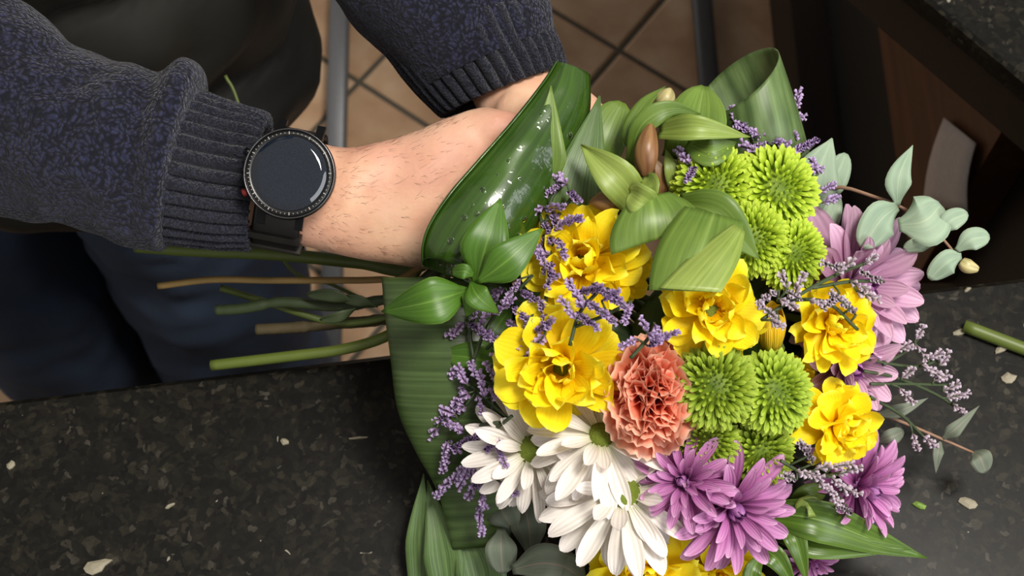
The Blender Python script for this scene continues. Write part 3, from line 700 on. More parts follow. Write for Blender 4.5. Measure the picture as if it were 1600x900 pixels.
# ---- white daisies
WB = variants('white_petal', 8, lambda k: (petal_fn(.041, .0112, .45, .62, 1.9, random.Random(k).uniform(-.1, .6), random.Random(k + 9).uniform(-.9, .3), random.Random(k + 3).uniform(.03, .10), k, 5, random.Random(k).uniform(-.2, .2)), 'white'), 4, 9)
WI = variants('white_in', 5, lambda k: (petal_fn(.026, .0095, .45, .6, 2.0, .4, random.Random(k).uniform(-.5, .5), .05, k, 5), 'white'), 4, 8)
def white(px, py, size, n, label, seed, off=0, tail=None, cs=1.0):
    h = V(px, py, D(px, py) + off); nn = dv(*n); root = empty('white_daisy', h); rnd = random.Random(seed)
    k = size / 2 / F * (D(px, py) + off) / .042
    dome(root, nn, .0105 * k * cs, .006 * k, 'disc'); calyx(root, nn, .008 * k, .012 * k)
    rosette(root, nn, [(18, .007 * k, -.002, -14, k, WB, 16), (16, .007 * k, 0, 6, k * .97, WB, 20), (10, .008 * k, .001, 24, k * .95, WI, 22)], 'petal', rnd)
    stem_part(root, h, nn, tail=tail); tag(root, label, 'flower', 'white daisies')
white(832, 702, 196, (.25, .1, .9), 'white daisy with green centre nearest the wrapped leaf collar', 1, .0, T_C)
white(940, 680, 215, (.1, .45, .85), 'white daisy between yellow bloom and coral carnation', 2, .006, cs=.8)
white(972, 768, 240, (.0, .35, .9), 'lowest white daisy, beside the purple blooms', 3, -.010, T_D)

# ---- coral carnation
def cf(k):
    q = random.Random(k); p1 = q.uniform(0, 6); p2 = q.uniform(0, 6)
    def fn(s, t):
        u = s * 2 - 1; a = u * .75; r = .004 + .020 * t
        e = t ** 1.6
        zig = .0005 * (1 if int(s * 18 + .5) % 2 else -1) * (1 if t > .99 else 0)
        return Vector((math.sin(a) * (r + zig), math.cos(a) * (r + zig) - .003, e * (.0050 * math.sin(u * 5.5 + p1) + .0024 * math.sin(u * 12 + p2)) + .003 * t * t))
    return fn, 'coral'
CP = variants('carnation_petal', 7, cf, 18, 6)
ch = V(1016, 612, D(1016, 612) + .014); cn = dv(-.1, .05, 1); root = empty('coral_carnation', ch)
rosette(root, cn, [(9, .003, -.002, 8, 1.12, CP, 10), (9, .002, .003, 26, 1.05, CP, 14), (8, .002, .006, 46, .95, CP, 16), (8, .003, .006, 66, .9, CP, 18), (5, .001, .008, 80, .8, CP, 16)], 'petal', random.Random(5))
for o in [c for c in root.children]: o.matrix_basis = Matrix.Translation((0, 0, 0)) @ o.matrix_basis
root.rotation_euler = (0, 0, 0); root.scale = (1, 1.25, 1.1)
calyx(root, cn, .008, .024); stem_part(root, ch, cn)
tag(root, 'ruffled coral carnation in the middle of the bouquet', 'flower')

# ---- green pompons
def pompon(px, py, size, n, label, seed, off=0, tail=None, mat='green', flat=.72):
    h = V(px, py, D(px, py) + off); nn = dv(*n); root = empty('green_pompon', h); rnd = random.Random(seed)
    R1 = size / 2 / F * (D(px, py) + off); base = frame(nn).to_3x3(); mb = MB(); NF = 210
    fl_ = [petal_fn(1, .30, .55, .66, 2.2, .75, .75 + .15 * k, .02, k) for k in range(4)]
    for k in range(NF):
        f = (k + .5) / NF; th = math.acos(1 - f * 1.18); az = k * 2.39996 + rnd.uniform(-.08, .08)
        ln = R1 * (.20 + .36 * min(1, th / 1.3)) * rnd.uniform(.9, 1.12)
        rad = Vector((math.cos(az), math.sin(az), 0)); zz = Vector((0, 0, 1))
        c = (rad * math.sin(th) + zz * math.cos(th) * flat) * R1 * .66
        tilt = th * .86 + .10 + rnd.uniform(-.1, .1)
        Yd = (rad * math.sin(tilt) + zz * math.cos(tilt)).normalized(); Xd = Vector((-rad.y, rad.x, 0)); Zd = Xd.cross(Yd)
        if th < 0.5: Yd = (Yd - rad * .25).normalized(); Zd = Xd.cross(Yd)
        wk = 1.0 if th > .6 else .9
        fn0 = fl_[k % 4]
        def fn(s, t):
            p = fn0(s, t); return h + base @ (c + (Xd * p.x * wk + Yd * p.y - Zd * -p.z * .7) * ln)
        mb.grid(fn, 2, 5)
    mb.build('florets', mat, root, kind='stuff')
    c0 = h
    MB().grid(lambda s, t: c0 + base @ Vector((math.cos(s * math.tau) * math.sin(t * 2) * R1 * .68, math.sin(s * math.tau) * math.sin(t * 2) * R1 * .68, math.cos(t * 2) * R1 * .62 * flat)), 20, 10, True).build('core', mat, root)
    stem_part(root, h, nn, tail=tail); tag(root, label, 'flower', 'green pompon chrysanthemums')
pompon(1116, 292, 118, (-.25, .2, 1), 'green pompon beside the brown alstroemeria bud, upper left of its group', 1, .004)
pompon(1212, 298, 126, (.25, .2, 1), 'largest domed green pompon, upper right beneath purple statice', 2, -.004, T_E)
pompon(1172, 375, 108, (-.1, -.1, 1), 'green pompon half under the folded light green leaf', 3, .008)
pompon(1236, 398, 104, (.35, -.1, 1), 'green pompon touching the pink bloom', 4, .008)
pompon(1114, 604, 122, (-.15, .15, 1), 'green pompon right beside the coral carnation', 5, .0, None, 'greendk')
pompon(1207, 612, 118, (.25, .15, 1), 'green pompon next to the small peeping yellow bloom', 6, .0, None, 'greendk')
pompon(1104, 690, 92, (-.2, -.3, 1), 'small green pompon above the purple blooms', 7, .01, None, 'greendk')
pompon(1184, 708, 104, (.2, -.35, 1), 'lowest green pompon, above the purple petals', 8, .008, None, 'greendk')

# ---- purple and pink chrysanthemums
PB = variants('purple_petal', 7, lambda k: (petal_fn(.040, .0105, .45, .68, 1.9, random.Random(k).uniform(.5, 1.0), random.Random(k + 4).uniform(-.55, .2), .015, k, 5, random.Random(k).uniform(-.2, .2)), 'purple'), 4, 9)
PI_ = variants('purple_in', 5, lambda k: (petal_fn(.020, .008, .5, .6, 1.9, .9, .9 + .15 * k, .02, k), 'purplein'), 4, 8)
KB = variants('pink_petal', 7, lambda k: (petal_fn(.042, .0150, .42, .66, 1.8, random.Random(k).uniform(.3, .7), random.Random(k + 4).uniform(-.3, .35), .015, k, 5, random.Random(k).uniform(-.15, .15)), 'pink'), 4, 9)
def mum(name, px, py, size, n, label, seed, big, inn, off=0, tail=None, cat='flower', rows=None, group='purple and pink chrysanthemums'):
    h = V(px, py, D(px, py) + off); nn = dv(*n); root = empty(name, h); rnd = random.Random(seed); k = size / 2 / F * (D(px, py) + off) / .042
    dome(root, nn, .006 * k, .005 * k, 'purplein'); calyx(root, nn, .009 * k, .014 * k)
    rosette(root, nn, [(15, .004 * k, -.003 * k, -6, k, big, 8), (14, .004 * k, 0, 16, k * .95, big, 9), (12, .004 * k, .002 * k, 36, k * .8, big, 10), (9, .0035 * k, .003 * k, 54, k * .62, big, 10), (8, .003 * k, .003 * k, 62, k * .8, inn, 10)], 'petal', rnd)
    stem_part(root, h, nn, tail=tail); tag(root, label, cat, group)
mum('purple_chrysanthemum', 1070, 752, 160, (-.3, .15, 1), 'purple chrysanthemum beside the white daisies', 1, PB, PI_, -.006, T_F)
mum('purple_chrysanthemum', 1140, 788, 215, (.25, -.25, 1), 'purple chrysanthemum with long petals spreading toward the counter', 2, PB, PI_, -.008)
mum('purple_chrysanthemum', 1338, 758, 200, (.75, -.15, .65), 'purple chrysanthemum at lower right behind fine statice', 3, PB, PI_, .012)
mum('purple_chrysanthemum', 1265, 872, 100, (.3, -.6, .6), 'small purple chrysanthemum hidden under the long green blade leaf', 4, PB, PI_, .02)
mum('pink_chrysanthemum', 1326, 446, 246, (.5, -.05, .85), 'large pale pink chrysanthemum on the right side', 5, KB, PI_, .024)
mum('pink_chrysanthemum', 1318, 568, 190, (.5, -.3, .8), 'pale pink chrysanthemum below the right yellow bloom', 6, KB, PI_, .028)

# ---- statice
def statice(label, spikes, stems, seed, off=-.012, mat='stat', dens=1.0, r=.00085):
    rnd = random.Random(seed); p0 = spikes[0][0]
    root = empty('statice_sprig', V(p0[0], p0[1], D(*p0) + off)); st = MB(); fm_ = MB()
    P3 = lambda p, e=0: V(p[0], p[1], D(p[0], p[1]) + off + e)
    sp = []
    for s in stems:
        Q = [P3(p, .004) for p in s]; st.tube(Q, r * 1.2, 5, 12); sp += [Q[0].lerp(Q[-1], k / 8) if len(Q) == 2 else cr(Q, k / 8) for k in range(9)]
    fl_ = petal_fn(1, .55, .4, .7, 2, .9, .3, 0, 0)
    for a, b_ in spikes:
        A3 = P3(a, rnd.uniform(-.003, .003)); B3 = P3(b_, rnd.uniform(-.006, .0))
        if sp:
            near = min(sp, key=lambda q: min((q - A3).length, (q - B3).length))
            if (near - B3).length < (near - A3).length: A3, B3 = B3, A3
            if (near - A3).length < .035: st.tube([near, near.lerp(A3, .6) + BK * .001, A3], r * .8, 4, 5)
        st.tube([A3, A3.lerp(B3, .5), B3], r * .7, 4, 4)
        ln = (B3 - A3).length; cnt = max(4, int(ln / .0018 * dens)); ax = (B3 - A3).normalized()
        s1_ = ax.cross(BK).normalized(); s2_ = s1_.cross(ax)
        for k in range(cnt):
            for sd3 in (0, 1, 2):
                a_ = sd3 * 2.1 + rnd.uniform(-.7, .7) + k * .5; o_ = s1_ * math.cos(a_) + s2_ * math.sin(a_)
                p = A3.lerp(B3, (k + rnd.random() * .6) / cnt); Yd = (ax * 1.1 + o_ * .75 + BK * .3).normalized(); Xd = Yd.cross(ax + BK * .3).normalized(); Zd = Xd.cross(Yd); l = rnd.uniform(.0026, .0040)
                fm_.grid(lambda s, t: p + (Xd * math.cos(s * math.tau) + Zd * math.sin(s * math.tau)) * (l * (.08 + .24 * t ** 1.2)) + Yd * (l * t), 5, 2, True)
    st.build('stem', 'stemdk', root); fm_.build('florets', mat, root, kind='stuff')
    tag(root, label, 'flower', 'statice sprigs'); return root
statice('purple statice sprig standing against the dark leaf above the upper yellow bloom', [((823, 258), (838, 285)), ((833, 284), (858, 278)), ((825, 301), (846, 298)), ((862, 268), (886, 288)), ((855, 302), (880, 285)), ((890, 299), (902, 313)), ((822, 337), (850, 322)), ((850, 326), (880, 323))], [[(856, 420), (846, 345), (836, 285)], [(850, 360), (862, 310), (880, 290)], [(852, 380), (870, 340), (893, 310)]], 1)
statice('purple statice sprig on the left rim of the upper yellow bloom', [((862, 330), (872, 356)), ((850, 345), (862, 378)), ((852, 370), (845, 402)), ((866, 358), (888, 344)), ((826, 394), (860, 398)), ((840, 388), (852, 418)), ((862, 408), (856, 446)), ((880, 350), (908, 340)), ((872, 372), (882, 400)), ((846, 420), (870, 432))], [[(850, 500), (856, 430), (866, 340)]], 2)
statice('purple statice sprig lying over the lower half of the upper yellow bloom', [((890, 440), (912, 482)), ((905, 456), (940, 450)), ((915, 470), (946, 492)), ((925, 443), (960, 470)), ((930, 482), (960, 502)), ((950, 450), (977, 482)), ((987, 470), (976, 502)), ((900, 488), (932, 512)), ((878, 470), (900, 500)), ((940, 470), (965, 455))], [[(890, 540), (905, 490), (935, 455)], [(900, 510), (940, 495), (975, 478)]], 3, -.02)
statice('dense purple statice left of the large yellow bloom', [((815, 435), (790, 470)), ((800, 470), (768, 492)), ((800, 478), (826, 502)), ((790, 500), (816, 522)), ((746, 478), (738, 502)), ((733, 504), (762, 527)), ((703, 524), (726, 503)), ((760, 518), (792, 542)), ((826, 498), (810, 540)), ((828, 547), (852, 523)), ((845, 468), (857, 512)), ((770, 470), (745, 520)), ((775, 540), (800, 560)), ((812, 455), (842, 470)), ((790, 450), (765, 462)), ((835, 520), (862, 500))], [[(730, 590), (765, 505), (832, 430)], [(760, 545), (800, 510), (850, 480)], [(740, 560), (735, 520), (745, 480)]], 4)
statice('purple statice sprig between wrapped leaf and large yellow bloom', [((690, 597), (722, 574)), ((716, 574), (730, 602)), ((735, 566), (746, 592)), ((750, 582), (757, 622)), ((764, 602), (774, 618)), ((774, 592), (802, 584)), ((706, 634), (732, 614)), ((698, 652), (727, 634)), ((745, 618), (753, 642)), ((774, 554), (799, 574)), ((804, 574), (826, 558)), ((720, 600), (724, 618)), ((760, 570), (780, 600))], [[(790, 650), (745, 610), (712, 580)], [(770, 640), (770, 600), (800, 565)]], 5)
statice('short purple statice sprig hanging over the wrapped leaf', [((655, 655), (692, 655)), ((690, 653), (703, 664)), ((666, 698), (682, 668)), ((700, 660), (727, 677)), ((690, 640), (712, 648))], [[(780, 660), (730, 665), (690, 656)]], 6, -.022)
statice('purple statice sprig drooping left of the white daisies', [((692, 735), (700, 690)), ((698, 688), (713, 704)), ((714, 696), (750, 680)), ((757, 704), (776, 688)), ((774, 688), (790, 728)), ((682, 773), (727, 730)), ((718, 760), (736, 718)), ((733, 775), (750, 733)), ((745, 733), (757, 792)), ((748, 788), (753, 834)), ((780, 752), (806, 772)), ((728, 740), (745, 728)), ((740, 760), (765, 745))], [[(800, 650), (755, 690), (742, 745)], [(760, 680), (725, 700), (700, 695)], [(750, 700), (752, 760), (752, 800)]], 7, -.022)
statice('tiny purple statice tip above the coral carnation', [((1003, 500), (1013, 522)), ((1022, 504), (1033, 530)), ((974, 539), (996, 530)), ((1013, 541), (1026, 533)), ((1030, 530), (1058, 519)), ((1010, 520), (1030, 528))], [[(985, 560), (1012, 530), (1020, 515)]], 8, -.016)
statice('tall purple statice sprig in front of the looped leaf', [((1245, 172), (1247, 143)), ((1233, 181), (1256, 183)), ((1232, 190), (1213, 184)), ((1147, 192), (1142, 168)), ((1165, 202), (1155, 183)), ((1173, 192), (1187, 179)), ((1150, 195), (1187, 211)), ((1175, 216), (1212, 204)), ((1222, 205), (1242, 211)), ((1172, 232), (1202, 224)), ((1200, 214), (1236, 237)), ((1238, 237), (1280, 217)), ((1228, 230), (1247, 252)), ((1244, 260), (1281, 265)), ((1268, 248), (1279, 272)), ((1280, 300), (1302, 289)), ((1285, 317), (1307, 308)), ((1058, 234), (1080, 257)), ((1128, 247), (1152, 240)), ((1160, 225), (1185, 240)), ((1195, 232), (1222, 245)), ((1210, 220), (1230, 225)), ((1250, 275), (1262, 300)), ((1085, 260), (1075, 280))], [[(1190, 300), (1205, 235), (1235, 190), (1246, 165)], [(1200, 260), (1170, 210), (1145, 185)], [(1215, 270), (1250, 245), (1275, 222)], [(1240, 330), (1265, 280), (1275, 255)]], 9, -.008)
statice('fine pale purple statice crossing the right yellow bloom', [((1222, 428), (1230, 452)), ((1256, 428), (1243, 458)), ((1186, 474), (1217, 502)), ((1194, 466), (1217, 453)), ((1203, 500), (1222, 510)), ((1288, 412), (1322, 420)), ((1308, 426), (1332, 408)), ((1345, 424), (1382, 441)), ((1350, 412), (1366, 402)), ((1328, 440), (1352, 452)), ((1338, 455), (1372, 467)), ((1285, 482), (1312, 458)), ((1298, 458), (1327, 482)), ((1318, 468), (1337, 492)), ((1215, 465), (1240, 480)), ((1230, 455), (1255, 470)), ((1262, 468), (1285, 474))], [[(1190, 500), (1250, 460), (1310, 428), (1370, 405)], [(1215, 470), (1290, 472), (1340, 515)], [(1270, 450), (1330, 440), (1380, 440)]], 10, -.026, 'statpale', .7)
statice('pale dry statice sprig sticking out over the counter on the right', [((1430, 532), (1441, 512)), ((1430, 536), (1447, 562)), ((1468, 572), (1482, 549)), ((1440, 570), (1472, 590)), ((1408, 592), (1424, 578)), ((1458, 596), (1482, 584)), ((1473, 612), (1497, 599)), ((1478, 622), (1512, 615)), ((1488, 630), (1507, 647)), ((1403, 604), (1427, 628)), ((1440, 680), (1462, 698)), ((1425, 675), (1432, 700)), ((1400, 548), (1420, 540)), ((1450, 560), (1468, 552))], [[(1350, 560), (1400, 570), (1440, 572), (1478, 555)], [(1350, 580), (1400, 590), (1460, 615), (1500, 640)], [(1380, 570), (1420, 545), (1440, 520)], [(1360, 600), (1420, 600), (1490, 602)], [(1360, 620), (1410, 650), (1450, 690)]], 11, .0, 'statpale', .6)
statice('fine pale statice between yellow bloom and lower right purple bloom', [((1250, 690), (1262, 712)), ((1262, 700), (1270, 724)), ((1243, 735), (1282, 746)), ((1278, 750), (1302, 770)), ((1298, 730), (1332, 724)), ((1308, 742), (1342, 730)), ((1318, 760), (1342, 772)), ((1308, 790), (1332, 802)), ((1298, 745), (1322, 766)), ((1225, 742), (1245, 750)), ((1290, 760), (1310, 785)), ((1270, 735), (1295, 728))], [[(1220, 720), (1270, 745), (1330, 735)], [(1250, 740), (1300, 765), (1325, 795)]], 12, -.02, 'statpale', .8)

# ---- leaves
def leafthing(name, label, cat, path, w_, mat, thick=.0006, group=None, **k):
    o = leaf_mb(MB(), path, w_, **k).build(name, mat, thick=thick, base=V(*path[0])); tag(o, label, cat, group); return o
# rolled aspidistra leaf across the hands
rl = [ring((868, 98), (922, 118), .770, 1.0, .775), ring((846, 132), (920, 180), .765, .95, .775), ring((800, 190), (895, 248), .757, .9, .77), ring((745, 252), (860, 320), .750, .85, .76), ring((700, 304), (826, 378), .745, .85, .755), ring((670, 350), (795, 418), .745, .80, .755), ring((659, 385), (765, 440), .748, .75, .758), ring((660, 416), (742, 446), .755, .72, .765)]
rf = rings_fn(rl)
rlm = MB().grid(lambda s, t: rf(-0.16 + s * 1.22, t * (1 - .13 * max(0, math.sin((-0.16 + s * 1.22) * math.tau)))) * 1.0 + BK * (0.004 * max(0, s - .8) * 5) + BK * (.0015 * nz3(rf(s, t), 60)), 56, 60)
ro = rlm.build('rolled_leaf', 'aspi', thick=.0007, base=rl[-1][0]); tag(ro, 'dark glossy leaf rolled into a wet tube in front of the hands', 'leaf', 'broad wrapping leaves')
dm_ = MB().grid(lambda s, t: Vector((math.cos(s * math.tau) * math.sin(t * 1.7), math.sin(s * math.tau) * math.sin(t * 1.7), math.cos(t * 1.7) * .45)), 10, 6, True).mesh('water_drop'); dm_.materials.append(M['water'])
rw = random.Random(5)
for k in range(46):
    t = min(.93, max(.08, rw.gauss(.62, .2))); s = rw.uniform(.28, .52)
    p = rf(-.16 + s * 1.22, t); c = cr([r[0] for r in rl], t); n = (p - c).normalized()
    sz = rw.uniform(.0006, .0021)
    put(dm_, 'water_drop', ro, Matrix.Translation(p + n * .0005 - ro.location) @ frame(n, rw.uniform(0, 6)) @ Matrix.Diagonal((sz * rw.uniform(.7, 1.3), sz, sz, 1)))
# leaf wrapped round the left flank
wl = [ring((597, 433), (790, 436), .790, .55), ring((602, 490), (800, 490), .787, .55), ring((611, 560), (815, 560), .785, .55), ring((622, 640), (830, 640), .785, .5), ring((650, 705), (830, 700), .790, .42), ring((685, 770), (830, 755), .797, .32), ring((708, 858), (790, 850), .808, .2)]
wf = rings_fn(wl)
o = MB().grid(lambda s, t: wf(.02 - .08 + s * .62, t), 40, 50).build('wrapping_leaf', 'aspix', thick=.0007, base=wl[-1][0]); tag(o, 'broad green leaf wrapped round the left flank of the bouquet', 'leaf', 'broad wrapping leaves')
# fan blades at the lower left
for k, (p, w_, lab, mt) in enumerate([([(655, 920, .822), (655, 830, .815), (662, 740, .812)], 42, 'narrow pale leaf blade standing at the far lower left of the bouquet', 'aspil'), ([(700, 930, .815), (690, 850, .81), (668, 750, .815)], 62, 'pale striped leaf blade below the wrapped leaf', 'aspil'), ([(760, 940, .818), (745, 870, .812), (700, 790, .812)], 80, 'green striped leaf blade under the bottom eucalyptus leaves', 'aspil')]):
    leafthing('leaf_blade', lab, 'leaf', p, w_, mt, group='lower left leaf blades', pr=(.8, .4, 1.2), fold=.25)
# looped leaf, top right
lp = [V(1130, 330, .80), V(1105, 200, .80), V(1098, 132, .80), V(1150, 95, .795), V(1203, 74, .785)]
lq = [V(1265, 330, .775), V(1200, 215, .77), V(1130, 175, .765), V(1185, 130, .765), V(1206, 78, .77)]
lp_a = MB()
# inner (far) wall from the left bottom up over the bend and down the near wall
far = [V(1180, 330, .83), V(1130, 220, .83), V(1097, 132, .82), V(1150, 97, .812)]
def loopfn(s, t):
    # t: left rim -> right rim; s: up from the bouquet to the rim, folded back
    th = t * math.tau * 1.04
    rim_c = V(1152, 128, .795); ra = (V(1206, 76, .795) - V(1097, 182, .795)) * .5; rbv = BK * .030 - (V(1128, 98, .8) - V(1150, 120, .8)) * .9
    rim = rim_c + ra * math.cos(th) + rbv * math.sin(th)
    bc = V(1205, 300, .80); ba = (V(1275, 270, .80) - V(1140, 320, .80)) * .5; bbv = BK * .018
    bt = bc + ba * math.cos(th) + bbv * math.sin(th)
    return bt.lerp(rim, s) + BK * (.006 * math.sin(s * 3.1))
o = MB().grid(lambda s, t: loopfn(t, s), 48, 24).build('looped_leaf', 'aspiin', thick=.0007, base=V(1205, 300, .8)); tag(o, 'pale-veined leaf folded into an open loop at the top right', 'leaf', 'broad wrapping leaves')
# pointed leaves behind the upper yellow bloom
leafthing('pointed_leaf', 'light green pointed leaf rising in front of the rolled leaf', 'leaf', [(850, 300, .752), (856, 220, .748), (861, 134, .752)], 62, 'alst', pr=(.5, .35, 1.1), group='pointed leaves')
leafthing('pointed_leaf', 'wide dark pointed leaf above the upper yellow bloom', 'leaf', [(890, 400, .765), (905, 290, .752), (937, 150, .765)], 104, 'aspil', pr=(.6, .4, 1.15), fold=.2, group='pointed leaves')
leafthing('pointed_leaf', 'blunt green leaf between the wide dark leaf and the buds', 'leaf', [(930, 300, .775), (945, 220, .768), (972, 160, .775)], 66, 'alst', pr=(.7, .6, 2.0), fold=.2, group='pointed leaves')
leafthing('pointed_leaf', 'dark leaf behind the statice beside the rolled leaf', 'leaf', [(800, 430, .775), (850, 320, .770), (868, 190, .775)], 120, 'aspi', pr=(.6, .4, 1.3), fold=.15, group='pointed leaves')

# alstroemeria with brown buds
al_ = empty('alstroemeria', V(1030, 330, .78)); tag(al_, 'unopened alstroemeria with brown buds and folded light green leaves', 'flower')
def lf(path, w_, mat, nm='leaf', par=al_, **k): return leaf_mb(MB(), path, w_, **k).build(nm, mat, par, thick=.0005)
lf([(1015, 250, .76), (985, 215, .75), (1005, 165, .752), (1040, 135, .765)], 30, 'alst', twist=25, pr=(.5, .5, 1.3))
lf([(985, 260, .755), (1000, 200, .742), (1045, 170, .74), (1095, 178, .75)], 36, 'alst', twist=(20, -30), pr=(.5, .5, 1.2))
lf([(1060, 250, .76), (1085, 200, .748), (1100, 135, .76)], 92, 'alst', fold=.3, pr=(.6, .55, 1.6))
lf([(1030, 205, .745), (1090, 200, .728), (1172, 214, .74)], 42, 'alstl', twist=(15, -15), fold=.35, pr=(.7, .4, 1.3))
lf([(1075, 225, .75), (1110, 238, .738), (1150, 222, .745)], 46, 'alst', fold=.35, pr=(.5, .5, 1.5))
lf([(1000, 330, .745), (965, 280, .728), (908, 226, .735)], 62, 'alstl', twist=(-10, 20), fold=.35, wave=.04, pr=(.7, .5, 1.5))
def patch(cs, bulge, mat, par):
    """a creased leaf blade spanning four corners, bulging toward its face and sides"""
    A, B, C4, D4 = [V(*c) for c in cs]
    def fn(s, t):
        l = A.lerp(D4, t); r = B.lerp(C4, t); p = l.lerp(r, s); k = math.sin(math.pi * t)
        return p + (r - l).normalized() * ((s - .5) * 2 * bulge * .8 * k) + BK * (bulge * math.sin(math.pi * s) * (.4 + k * .6) + .0012 * nz3(p, 45))
    return MB().grid(fn, 12, 14).build('leaf', mat, par, thick=.0005)
patch([(985, 312, .716), (1046, 300, .722), (1094, 352, .716), (955, 398, .712)], .006, 'alst', al_)
lf([(1020, 320, .728), (1004, 312, .712), (982, 300, .716)], 50, 'alstl', twist=30, fold=.3, wave=.06, pr=(.5, .6, 2.2))
patch([(1070, 322, .712), (1160, 345, .712), (1122, 456, .690), (1014, 453, .694)], .006, 'alst', al_)
patch([(1146, 350, .704), (1164, 362, .704), (1126, 457, .684), (1030, 450, .687)], .003, 'alstl', al_)
lf([(1060, 318, .735), (1120, 335, .720), (1186, 405, .722)], 70, 'alst', fold=.25, pr=(.5, .5, 1.5))
lf([(1055, 320, .765), (1050, 270, .752), (1040, 232, .755)], 24, 'alstl', pr=(.4, .5, 1.5)); lf([(1075, 320, .765), (1065, 275, .752), (1062, 235, .755)], 20, 'alstl', pr=(.4, .5, 1.5))
lf([(1030, 330, .765), (1035, 280, .756), (1022, 245, .755)], 24, 'bud', pr=(.4, .5, 1.5))
lf([(1000, 320, .738), (1015, 295, .722), (1010, 275, .73)], 36, 'alstl', twist=40, pr=(.5, .6, 2), wave=.06)
def bud(path, w_, mat, par=al_):
    P = [V(*p) for p in path]; W_ = w_ / F * path[0][2] / 2
    b_ = MB().tube(P, lambda t: W_ * max(.05, math.sin(math.pi * min(1, t * .86 + .12)) ** .8), 18, 18).build('bud', mat, par)
    MB().tube([P[0] + (P[0] - P[-1]) * .12, P[0], P[0].lerp(P[-1], .12)], lambda t: W_ * (.25 + .35 * t), 10, 6).build('bud_base', 'stempale', b_)
bud([(1008, 275, .742), (1010, 235, .738), (1018, 190, .742)], 38, 'bud'); bud([(972, 312, .742), (948, 314, .738), (920, 318, .742)], 36, 'bud'); bud([(1032, 172, .765), (1040, 155, .76), (1048, 138, .762)], 32, 'budy')
MB().tube([V(1030, 335, .775), V(960, 380, .80), GRIP, V(640, 440, .87)], .0028, 8, 24).build('stem', 'stempale', al_)

# ruscus sprigs with broad leaves
def sprig(name, label, cat, stem, leaves, mat, smat, group=None, r=.0012, pr=(.12, .42, 1.5), base=None, fold=.1):
    root = empty(name, V(*stem[0])); MB().tube([V(*p) for p in stem], lambda t: r * (1 - .4 * t), 7, 20).build('stem', smat, root)
    for q in leaves:
        leaf_mb(MB(), q[0], q[1], fold=fold, pr=(q[2] if len(q) > 2 else pr), twist=(q[3] if len(q) > 3 else 0)).build('leaf', q[4] if len(q) > 4 else mat, root, thick=.0004)
    tag(root, label, cat, group); return root
sprig('ruscus_sprig', 'ruscus sprig with broad green leaves against the rolled and wrapped leaves', 'foliage', [(690, 360, .85), (760, 470, .76), (742, 442, .735), (720, 425, .733)],
      [([(742, 445, .733), (760, 380, .722), (782, 310, .730)], 78), ([(745, 442, .728), (795, 405, .718), (848, 357, .726)], 62), ([(738, 452, .735), (670, 472, .722), (596, 487, .742)], 74), ([(735, 440, .73), (748, 465, .722), (780, 490, .73)], 40), ([(740, 430, .728), (725, 424, .724), (706, 425, .73)], 24, (.3, .5, 2)), ([(742, 445, .732), (738, 470, .726), (728, 495, .732)], 34)], 'rusc', 'stempale', 'ruscus sprigs')
sprig('ruscus_sprig', 'ruscus leaves in the shade between large yellow bloom and wrapped leaf', 'foliage', [(700, 380, .86), (790, 520, .80), (800, 600, .785), (790, 660, .78)],
      [([(790, 575, .77), (740, 560, .76), (684, 553, .77)], 58), ([(800, 470, .77), (840, 470, .758), (882, 490, .765)], 66), ([(775, 560, .775), (760, 610, .768), (750, 660, .775)], 56), ([(800, 480, .78), (770, 520, .77), (750, 560, .778)], 60)], 'rusc', 'stem', 'ruscus sprigs', r=.0016)
# inner foliage that fills the heart of the bouquet
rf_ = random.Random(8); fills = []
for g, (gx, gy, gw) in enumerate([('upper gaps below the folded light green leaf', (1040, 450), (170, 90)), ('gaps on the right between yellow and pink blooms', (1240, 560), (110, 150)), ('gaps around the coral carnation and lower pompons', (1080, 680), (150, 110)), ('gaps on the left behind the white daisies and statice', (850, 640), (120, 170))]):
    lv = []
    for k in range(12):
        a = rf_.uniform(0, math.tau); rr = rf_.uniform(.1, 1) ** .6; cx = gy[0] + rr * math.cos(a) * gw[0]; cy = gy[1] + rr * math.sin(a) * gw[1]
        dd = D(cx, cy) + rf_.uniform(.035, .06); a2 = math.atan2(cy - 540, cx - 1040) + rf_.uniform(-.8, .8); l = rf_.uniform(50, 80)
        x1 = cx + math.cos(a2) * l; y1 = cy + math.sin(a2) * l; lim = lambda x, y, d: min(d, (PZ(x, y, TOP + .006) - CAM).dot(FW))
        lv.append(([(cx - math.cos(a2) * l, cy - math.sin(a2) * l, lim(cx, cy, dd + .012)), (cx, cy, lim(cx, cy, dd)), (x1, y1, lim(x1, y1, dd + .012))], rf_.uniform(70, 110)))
    sprig('foliage_sprig', 'dark green foliage in the ' + gx, 'foliage', [(720, 360, .87), (850, 450, .83), ((850 + gy[0]) / 2, (450 + gy[1]) / 2, .80), (gy[0], gy[1], D(*gy) + .05)], lv, 'ruscdk', 'stemdk', 'inner foliage', r=.002)

